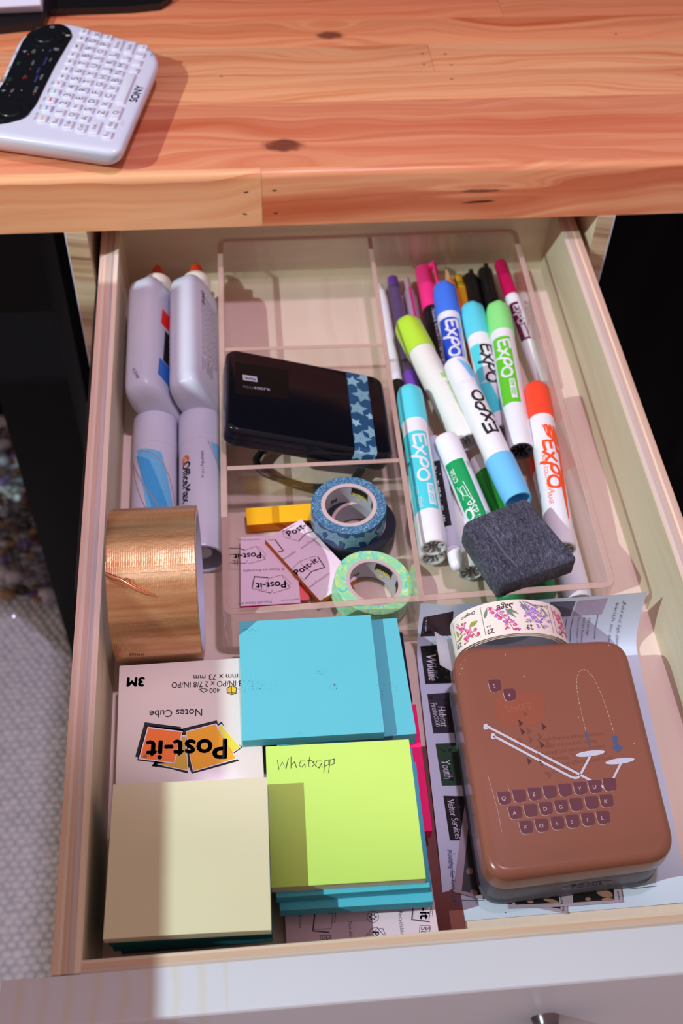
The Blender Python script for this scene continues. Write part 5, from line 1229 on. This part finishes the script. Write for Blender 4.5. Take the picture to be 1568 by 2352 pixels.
def leaf(u, v, l, w, r, m): h_.poly([(u+math.cos(r)*a*l-math.sin(r)*b*w, v+math.sin(r)*a*l+math.cos(r)*b*w) for a, b in ((-1, 0), (-.4, .9), (.3, .7), (1, 0), (.3, -.7), (-.4, -.9))], m)
for u0, u1, nm in ((-4.05, -2.15, 'Oregano'), (-1.85, .12, 'Sage'), (.42, 2.3, 'Lavender'), (2.6, 4.4, 'Thyme')):
    frame(u0, u1)
    h_.text(nm, (u1-.08, YB-.3), (u1-1.05 if nm != 'Thyme' else u1-.9, YB-.36), INK, hs=1.25, shear=.3); h_.text('29', (u0+.52, YA+.6), (u0+.12, YA+.6), INK, hs=1.2); h_.text('USA', (u0+.44, YA+.88), (u0+.12, YA+.88), GREYINK, hs=1.0)
sprig([(-3.7, YB-.5), (-3.2, 18.2), (-2.7, 17.6), (-2.4, 17.1)], (FP, FM, FP), 8, .12); sprig([(-3.2, 18.2), (-2.9, 17.4), (-3.0, 17.0)], (FP, FM), 5, .12)
leaf(-2.45, 18.1, .3, .2, .3, LF2); leaf(-3.7, 18.0, .3, .12, 1.8, LF2); leaf(-3.5, 17.6, .25, .1, .6, LF2)
sprig([(-1.45, YB-.3), (-1.0, 18.6), (-.6, 18.0), (-.35, 17.5), (-.2, 17.0)], (FP, FM, FV), 14, .12); leaf(-1.6, 18.55, .4, .1, 1.25, LF); leaf(-.2, 18.25, .45, .13, -1.0, LF); leaf(.0, 18.35, .35, .1, -.7, LF)
sprig([(.65, YB-.1), (.95, 18.5), (1.3, 17.9), (1.65, 17.1)], (FV, FL, FV), 13, .11); sprig([(.8, 18.9), (1.5, 18.4), (2.0, 17.7)], (FV, FL), 8, .11); sprig([(.75, 18.8), (.95, 18.1), (1.05, 17.6)], (FV, FL), 5, .11)
for u, v, r in ((.6, 18.8, 1.9), (.75, 18.7, 2.2), (1.1, 18.95, -.4), (1.95, 18.45, -1.0)): leaf(u, v, .42, .06, r, LF)
sprig([(2.85, YB-.35), (3.1, 18.5), (3.3, 17.8), (3.6, 17.2)], (FR_, FP, FR_), 12, .12)
d.link('stamp_frame', t)['kind'] = 'stuff'; e_.link('flower_print', t)['kind'] = 'stuff'; h_.link('lettering', t)

# ================================================================== REMOTE KEYBOARD ON THE DESK
ZRK = 8.95
RSH = mat('remote_silver_white', (206, 208, 226), .22, spec=.5, var=.01); RBK = mat('remote_black', (18, 20, 24), .34, spec=.35, var=.1); KEYM = mat('remote_key_white', (214, 214, 228), .3, var=.01); RGAP = mat('remote_grey_side', (186, 194, 202), .25, var=.02)
t = thing('remote_keyboard', 'silver white handheld remote with small keyboard and black touch panel', 'remote', (-1.5, 57, 6.86))
op = [at(*p, ZRK) for p in [(276, 350), (366, 138), (344, 104), (160, 51), (105, 53), (70, 68), (44, 92), (-2, 192), (-58, 264), (-80, 284), (-78, 300)]]
op = [(p.x, p.y) for p in op]
# outline turned counter-clockwise
ar = sum(op[i-1][0]*op[i][1]-op[i][0]*op[i-1][1] for i in range(len(op)))
if ar < 0: op = op[::-1]
op = roundpoly(op, 1.0, 5)
ccx = sum(p[0] for p in op)/len(op); ccy = sum(p[1] for p in op)/len(op)
g = G(); g.mi(RSH); rs = []
for sc, z in ((.80, 6.9), (.86, 6.95), (.91, 7.3), (.955, 7.7), (.985, 8.1), (1.0, 8.5), (1.0, 8.72), (.99, 8.86), (.97, 8.93), (.94, ZRK)):
    rs.append([(ccx+(p[0]-ccx)*sc, ccy+(p[1]-ccy)*sc, z) for p in op])
g.rings(rs, RSH); link('body', g, t, smooth=50)
bp_ = [at(*p, ZRK) for p in ((167, 84), (160, 66), (140, 55), (108, 58), (78, 70), (54, 92), (8, 192), (-50, 262), (-72, 284), (-45, 287), (0, 286), (35, 280), (66, 262), (82, 243), (125, 155))]
bq = [(p.x, p.y) for p in bp_]
ar = sum(bq[i-1][0]*bq[i][1]-bq[i][0]*bq[i-1][1] for i in range(len(bq)))
if ar < 0: bq = bq[::-1]
bq = roundpoly(bq, .35, 2)
g = G(); vs_ = [(p[0], p[1], ZRK+.0) for p in bq]; v2 = [(p[0], p[1], ZRK+.05) for p in bq]; g.rings([vs_, v2], RBK); link('touch_panel', g, t, smooth=30)
ZB_ = ZRK+.05
row = (at(213, 94, ZRK)-at(137, 256, ZRK)); row.z = 0; RD = row.normalized(); RN = Vector((-RD.y, RD.x, 0)); RA = math.degrees(math.atan2(RD.y, RD.x))
for px, py, r1 in ((103, 86, 1.35), (24, 254, 1.35)):
    p = at(px, py, ZB_); g = G(); g.lathe([(0, r1), (.05, r1), (.07, r1-.06), (.03, r1-.3), (.02, .75), (.08, .7), (.1, .5), (.1, .01)], (p.x, p.y, ZB_), (0, 0, 1), (0, 1, 0), 36, RBK, False, False); link('thumb_pad', g, t, smooth=40)
GP, GD, GV, GG, GR = mat('legend_grey', (150, 152, 160), .5), mat('legend_dim', (84, 86, 94), .5), mat('legend_violet', (88, 84, 170), .5), mat('legend_green', (40, 96, 60), .5), mat('legend_red', (190, 60, 46), .5)
d = D(onplane(ZB_+.01)); z = ZB_+.01
rdp = Vector((.425, -.905))*1.0   # run of the key rows in the picture
def kt(st, x, y, w, m, hs=1.0, bold=0.0, zz=None, dd=None):
    """key legend centred at pixel (x, y), w pixels long along the key rows"""
    zz = zz or z; a = at(x-rdp.x*w/2, y-rdp.y*w/2, zz); b = at(x+rdp.x*w/2, y+rdp.y*w/2, zz); vs_, fs, ww = glyphs(st, bold, 0); e = (b-a)/max(ww, .56*len(st)); n = Vector((-e.y, e.x, 0))*hs; o_ = -n*.35+e*(max(ww, .56*len(st))-ww)*.5
    (dd or d).g.add([a+o_+e*x_+n*y_ for x_, y_ in vs_], fs, m)
for st, x, y, w, m in (('+', 57, 118, 9, GP), ('CH', 77, 118, 10, GP), ('-', 96, 115, 8, GP), ('#', 128, 113, 8, GP), ('PIP', 38, 122, 12, GV), ('DVR', 115, 116, 8, GV), ('I/O', 42, 145, 16, GG), ('TV', 24, 155, 12, GD), ('I/O', 23, 182, 17, GG), ('BD', 8, 182, 20, GD), ('INPUT', 76, 144, 14, GP), ('DUAL VIEW', 104, 140, 24, GV), ('MENU', 116, 137, 10, GP), ('REPLAY', 88, 161, 18, GV), ('ADVANCE', 83, 181, 22, GV), ('HOME', 95, 177, 16, GP), ('TV', 58, 177, 14, GR), ('+', 8, 208, 9, GP), ('VOL', 28, 208, 12, GP), ('-', 47, 207, 8, GP), ('BACK', 82, 205, 18, GP), ('o', 28, 231, 8, GP), ('Enter', 15, 252, 18, GP), ('o', 52, 249, 8, GP), ('o', 7, 271, 7, GP), ('o', 117, 62, 8, GP), ('o', 78, 82, 8, GD), ('o', 141, 77, 8, GD)):
    kt(st, x, y, w*(.62 if st in ('BD', 'TV', 'I/O') else .8), m)
for x, y in ((65, 124), (70, 158), (16, 193), (22, 219), (77, 216)): d.ell(x, y, 1.6, 1.2, GR, 8)
d.stroke([(151, 81), (160, 81)], 2.0, mat('legend_cream', (220, 210, 180), .5)); d.link('lettering', t)
# keys
KS = []
R1 = [('', 'yl', 97, 270), ('', 'bl', 107, 247), ('', 'rd', 116, 228), ('', 'gn', 126, 209), ('', 'rc', 134, 190), ('stop', '', 143, 174), ('rew', '', 152, 157), ('fwd', '', 160, 140), ('pause', '', 167, 124), ('play', '', 176, 105), ('sq', '', 187, 87), ('sq', '', 193, 71)]
for k_, c_, x, y in R1: KS.append((k_, c_, x, y, 1.35 if k_ == 'play' else 1.0))
def rowk(lst): 
    for st, x, y, *w in lst: KS.append((st, '', x, y, w[0] if w else 1.0))
rowk([('Esc', 128, 277, 1.15), ('1', 137, 256), ('2', 146, 236), ('3', 155, 218), ('4', 164, 199), ('5', 172, 180), ('6', 180, 163), ('7', 189, 145), ('8', 197, 128), ('9', 205, 111), ('0', 213, 94), ('x', 221, 79)])
rowk([('Tab', 156, 284, 1.15), ('Q', 165, 263), ('W', 174, 244), ('E', 183, 225), ('R', 191, 205), ('T', 200, 187), ('Y', 208, 169), ('U', 216, 151), ('I', 223, 134), ('O', 231, 118), ('P', 239, 101), ('~', 247, 85)])
rowk([('Ctrl', 186, 292, 1.15), ('A', 194, 271), ('S', 203, 251), ('D', 211, 232), ('F', 220, 212), ('G', 229, 194), ('H', 237, 177), ('J', 244, 159), ('K', 252, 142), ('L', 260, 125), ('Enter', 270, 102, 1.7)])
rowk([('Shift', 218, 291, 1.7), ('Z', 233, 258), ('X', 241, 239), ('C', 249, 220), ('V', 258, 202), ('B', 265, 184), ('N', 272, 167), ('M', 279, 150), (';', 287, 133), ('Shift', 298, 108, 1.9)])
rowk([('Fn', 246, 308), ('Alt', 254, 285), ('Q', 266, 258, 1.8), ('', 288, 201, 4.0), (',', 307, 160), ('.', 314, 143), ('/', 321, 124), ('-', 328, 108)])
d = D(onplane(ZRK)); ZK = ZRK+.16
pitch = (at(203, 251, ZRK)-at(211, 232, ZRK)).length
KM = {}
for st, c_, x, y, w in KS:
    ln = pitch*(w-.30 if w < 2 else w-.3); p = at(x, y, ZK)
    key = round(w, 2)
    if key not in KM:
        g = G(); g.slab(rrect(ln, .66, .12, 3), -.2, 0, .07, .0, 3, place(0, 0, RA), KEYM); o = link('key', g, t, loc=(p.x, p.y, p.z)); 
        # link() stores vertices relative to loc; put them back around the key's own centre
        for v_ in o.data.vertices: v_.co += Vector((p.x, p.y, p.z))*.01
        KM[key] = o.data
    else:
        o = bpy.data.objects.new('key', KM[key]); COL.objects.link(o); o.parent = t; o.location = (Vector((p.x, p.y, p.z))-Vector(t['_w']))*.01
    zz = ZK+.008
    if c_: 
        cc = {'yl': (240, 160, 50), 'bl': (70, 150, 214), 'rd': (214, 30, 50), 'gn': (90, 196, 160), 'rc': (214, 30, 60)}[c_]
        f2 = lambda u, v: at(x+u, y+v, zz)
        d.f = f2; hl = 2.2 if c_ == 'rc' else 4.5
        d.stroke([(-rdp.x*hl, -rdp.y*hl), (rdp.x*hl, rdp.y*hl)], 3.2, mat('key_'+c_, cc, .4))
    elif st in ('stop', 'rew', 'fwd', 'pause', 'play', 'sq'):
        d.f = lambda u, v: at(x+u, y+v, zz); d.poly([(-3.2, 2.2), (1.2, -2.6), (3.2, -1.2), (-.6, 3.2)] if st != 'play' else [(-4, 3), (0, -3.5), (3.5, 2.5)], INK)
    elif st: kt(st, x-1, y, 4.5+3.6*len(st) if len(st) < 4 else 21, mat('legend_ink', (72, 78, 96), .5) if st != 'Fn' else GV, 1.0 if len(st) > 1 else 1.0, 0, zz)
z = ZRK+.01
LV = mat('legend_lilac', (150, 140, 206), .5); LB = mat('legend_slate', (112, 124, 156), .5)
for st, x, y, w, m in (('YELLOW', 83, 266, 19, LB), ('BLUE', 92, 245, 11, LB), ('RED', 102, 226, 8, LB), ('GREEN', 112, 207, 12, LB), ('REC', 121, 189, 8, LB), ('FAVORITE', 122, 251, 16, LV), ('GUIDE', 131, 232, 10, LV), ('PIP', 140, 212, 7, LV), ('LIST', 149, 194, 8, LV), ('INFO', 200, 90, 9, LV), ('NSG-MR1', 349, 122, 14, LB)): kt(st, x, y, w, m, 1.0, 0, ZRK+.01)
kt('SONY', 313, 215, 40, mat('legend_navy', (78, 92, 122), .4), 1.0, .03, ZRK+.01)
d.f = onplane(ZRK+.008); d.ell(281, 282, 5, 7, mat('legend_pearl', (200, 200, 210), .3), 12, .4)
d.link('lettering', t)

# ------------------------------------------------------------------ things at the back of the desk
BASEK = mat('stand_black', (20, 18, 20), .35)
q = [at(*p, 7.5) for p in ((-90, 66), (60, 52), (103, 46), (112, 22), (300, 12), (372, 5), (392, -10), (392, -60), (-90, -60))]
q2 = [at(*p, 7.5) for p in ((-90, 70), (60, 54), (100, 50), (113, 20), (300, 13), (368, 6), (394, -12))]
pl = [(p.x, p.y) for p in q2]+[(q2[-1].x, q2[-1].y+9), (q2[0].x, q2[0].y+16)]
ar = sum(pl[i-1][0]*pl[i][1]-pl[i][0]*pl[i-1][1] for i in range(len(pl)))
if ar < 0: pl = pl[::-1]
g = G(); g.mi(BASEK); n = len(pl); g.rings([[(p[0], p[1], z_) for p in pl] for z_ in (6.87, 7.45)], BASEK); tag(link('flat_base', g, smooth=30), 'flat black base at the back edge of the desk, under the white sheets', 'stand')
WSH = paper_pad('white_sheets', (222, 218, 238), .02)
t = thing('paper_stack', 'stack of white sheets at the back left corner of the desk', 'paper', (-12, 76, 7.46))
for i in range(7):
    z0 = 7.46+i*.16; a = at(97-i*.7, 23-i*2.4, z0+.15); g = G(); w_ = 14; f = place(a.x, a.y, 4+random.uniform(-1, 1))
    g.mi(WSH); g.slab([tuple(f(Vector(p+(0,))))[:2] for p in ((-w_, 0), (0, 0), (0, 18), (-w_, 18))], z0, z0+.15, .02, .02, 1); link('sheet', g, t, smooth=0)

# ================================================================== UNDER THE DESK
BFAB = mat('black_fabric', (17, 18, 25), .8, spec=.15, var=.25, scale=14, bump=.3, bscale=250)
LEGM = mat('leg_black', (14, 15, 20), .5, spec=.2)
p = at(172, 1530, -68)
for x, y in ((p.x, p.y), (60, p.y), (-66, 92), (86, 92)):
    link('leg', one('slab', [(x, y), (x+6.5, y), (x+6.5, y+6.5), (x, y+6.5)], -68, 2.48, .05, .05, 2, m=LEGM), desk, smooth=30)
def sack(name, label, cx, cy, rx, ry, h, seed, cat):
    """slumped fabric bag: a lumpy closed form with soft folds"""
    rnd = random.Random(seed); ph = [rnd.uniform(0, 6.28) for _ in range(8)]; g = G(); g.mi(BFAB); rs = []; n = 64
    for i in range(19):
        v = i/18; z = -67.95+h*v; w = (1-(max(0, v-.3)/.7)**2.6*.62) if v > .3 else .9+.1*v/.3
        r = []
        for k_ in range(n):
            a = 2*PI*k_/n; q = w*(1+.07*math.sin(3*a+ph[0]+2*v)+.05*math.sin(5*a+ph[1]-3*v)+.035*math.sin(9*a+ph[2]+5*v)+.02*math.sin(15*a+ph[3]-7*v))
            r.append((cx+rx*q*math.cos(a), cy+ry*q*math.sin(a), z+1.4*math.sin(2*a+ph[4])*v+.8*math.sin(5*a+ph[5])*v))
        rs.append(r)
    g.rings(rs); t = thing(name, label, cat, (cx, cy, -68)); b = link('body', g, t, smooth=70)
    g = G(); g.mi(BFAB); top = [Vector(q) for q in rs[-1]]; zc = -67.95+h
    g.tube([(cx-rx*.3+rx*.6*q/12, cy, zc+.5+h*.16*math.sin(q/12*PI)) for q in range(13)], .9, 8); link('carry_loop', g, t, smooth=60)
    return t
sack('fabric_bag', 'black fabric bag with soft folds under the desk on the left of the pedestal', -22, 112, 15, 12, 46, 4, 'bag')
sack('fabric_bag', 'dark black bag in the shadow under the desk on the right', 58, 84, 19, 17, 50, 8, 'bag')
# clear plastic bag full of small shiny odds and ends
bx = at(50, 1200, -68)
t = thing('plastic_bag', 'clear plastic bag of shiny beads and trinkets on the carpet', 'bag', (bx.x, bx.y, -67.5))
random.seed(77); cols = [mat('trinket_'+n, c, .12, var=.1) for n, c in (('white', (206, 204, 214)), ('grey', (130, 128, 134)), ('brown', (92, 66, 48)), ('amber', (150, 122, 80)), ('violet', (104, 74, 150)), ('dark', (44, 38, 40)), ('steel', (150, 160, 176)))]

for m_ in cols:
    g = G(); g.mi(m_)
    for _ in range(42):
        u, v = random.random(), random.random(); px = -25+u*(95+45*v)+v*25; py = 985+v*395
        c = at(min(px, 24+(py-985)*.235), py, -67+random.uniform(0, 2.2)); r = random.uniform(.35, 1.2); a0 = random.uniform(0, 3); fl_ = random.uniform(.4, 1)
        rs = [[(c.x+r*q*math.cos(a0+2*PI*k_/8), c.y+r*q*math.sin(a0+2*PI*k_/8)*fl_, c.z+r*z_*fl_) for k_ in range(8)] for q, z_ in ((.3, -.95), (.8, -.6), (1, 0), (.8, .6), (.3, .95))]
        g.rings(rs)
    link('trinket', g, t, smooth=50)['kind'] = 'stuff'
film = acrylic('plastic_film', .05, (.97, .97, .97), (200, 200, 210)); g = G(); grid = []
for i in range(25):
    row_ = []
    for j in range(21):
        u, v = i/24, j/20; px = -60+u*185*(.35+.65*v)+20*v; py = 960+v*445; c = at(px, py, -66); e_ = min(u, 1-u, v, 1-v)
        row_.append((c.x, c.y, -67.6+4.2*sm(e_*5)+random.uniform(-.5, .5)*min(1, e_*8)))
    grid.append(row_)
g.sheet(grid, m=film); link('film', g, t, smooth=20)

# tall cupboard added out of view left of the desk; it shades the drawer's left side from the room lamp
BLOCKER = mat('blocker_white', (200, 198, 204), .5, var=.02)
t = thing('shade_blocker', 'tall white cupboard added out of view to shade the drawer', 'shade_blocker', (-62, -20, -68))
link('carcass', one('slab', [(-79, -62), (-45.9, -62), (-45.9, 17.5), (-79, 17.5)], -68, 50.55, .2, .1, 2, m=BLOCKER), t, smooth=30)
for y0, y1 in ((-61.6, -22.4), (-22.1, 17.1)):
    dr = link('door', one('slab', [(-45.85, y0), (-44.2, y0), (-44.2, y1), (-45.85, y1)], -62, 48.0, .15, .1, 2, m=BLOCKER), t, smooth=30)
    g = G(); yk = y1-3 if y0 < -50 else y0+3; g.lathe([(0, .5), (1.2, .5), (1.4, 1.1), (2.2, 1.2), (2.5, .8), (2.52, .01)], (-44.2, yk, 0), (1, 0, 0), (0, 0, 1), 20, STEELK); link('knob', g, dr, smooth=40)
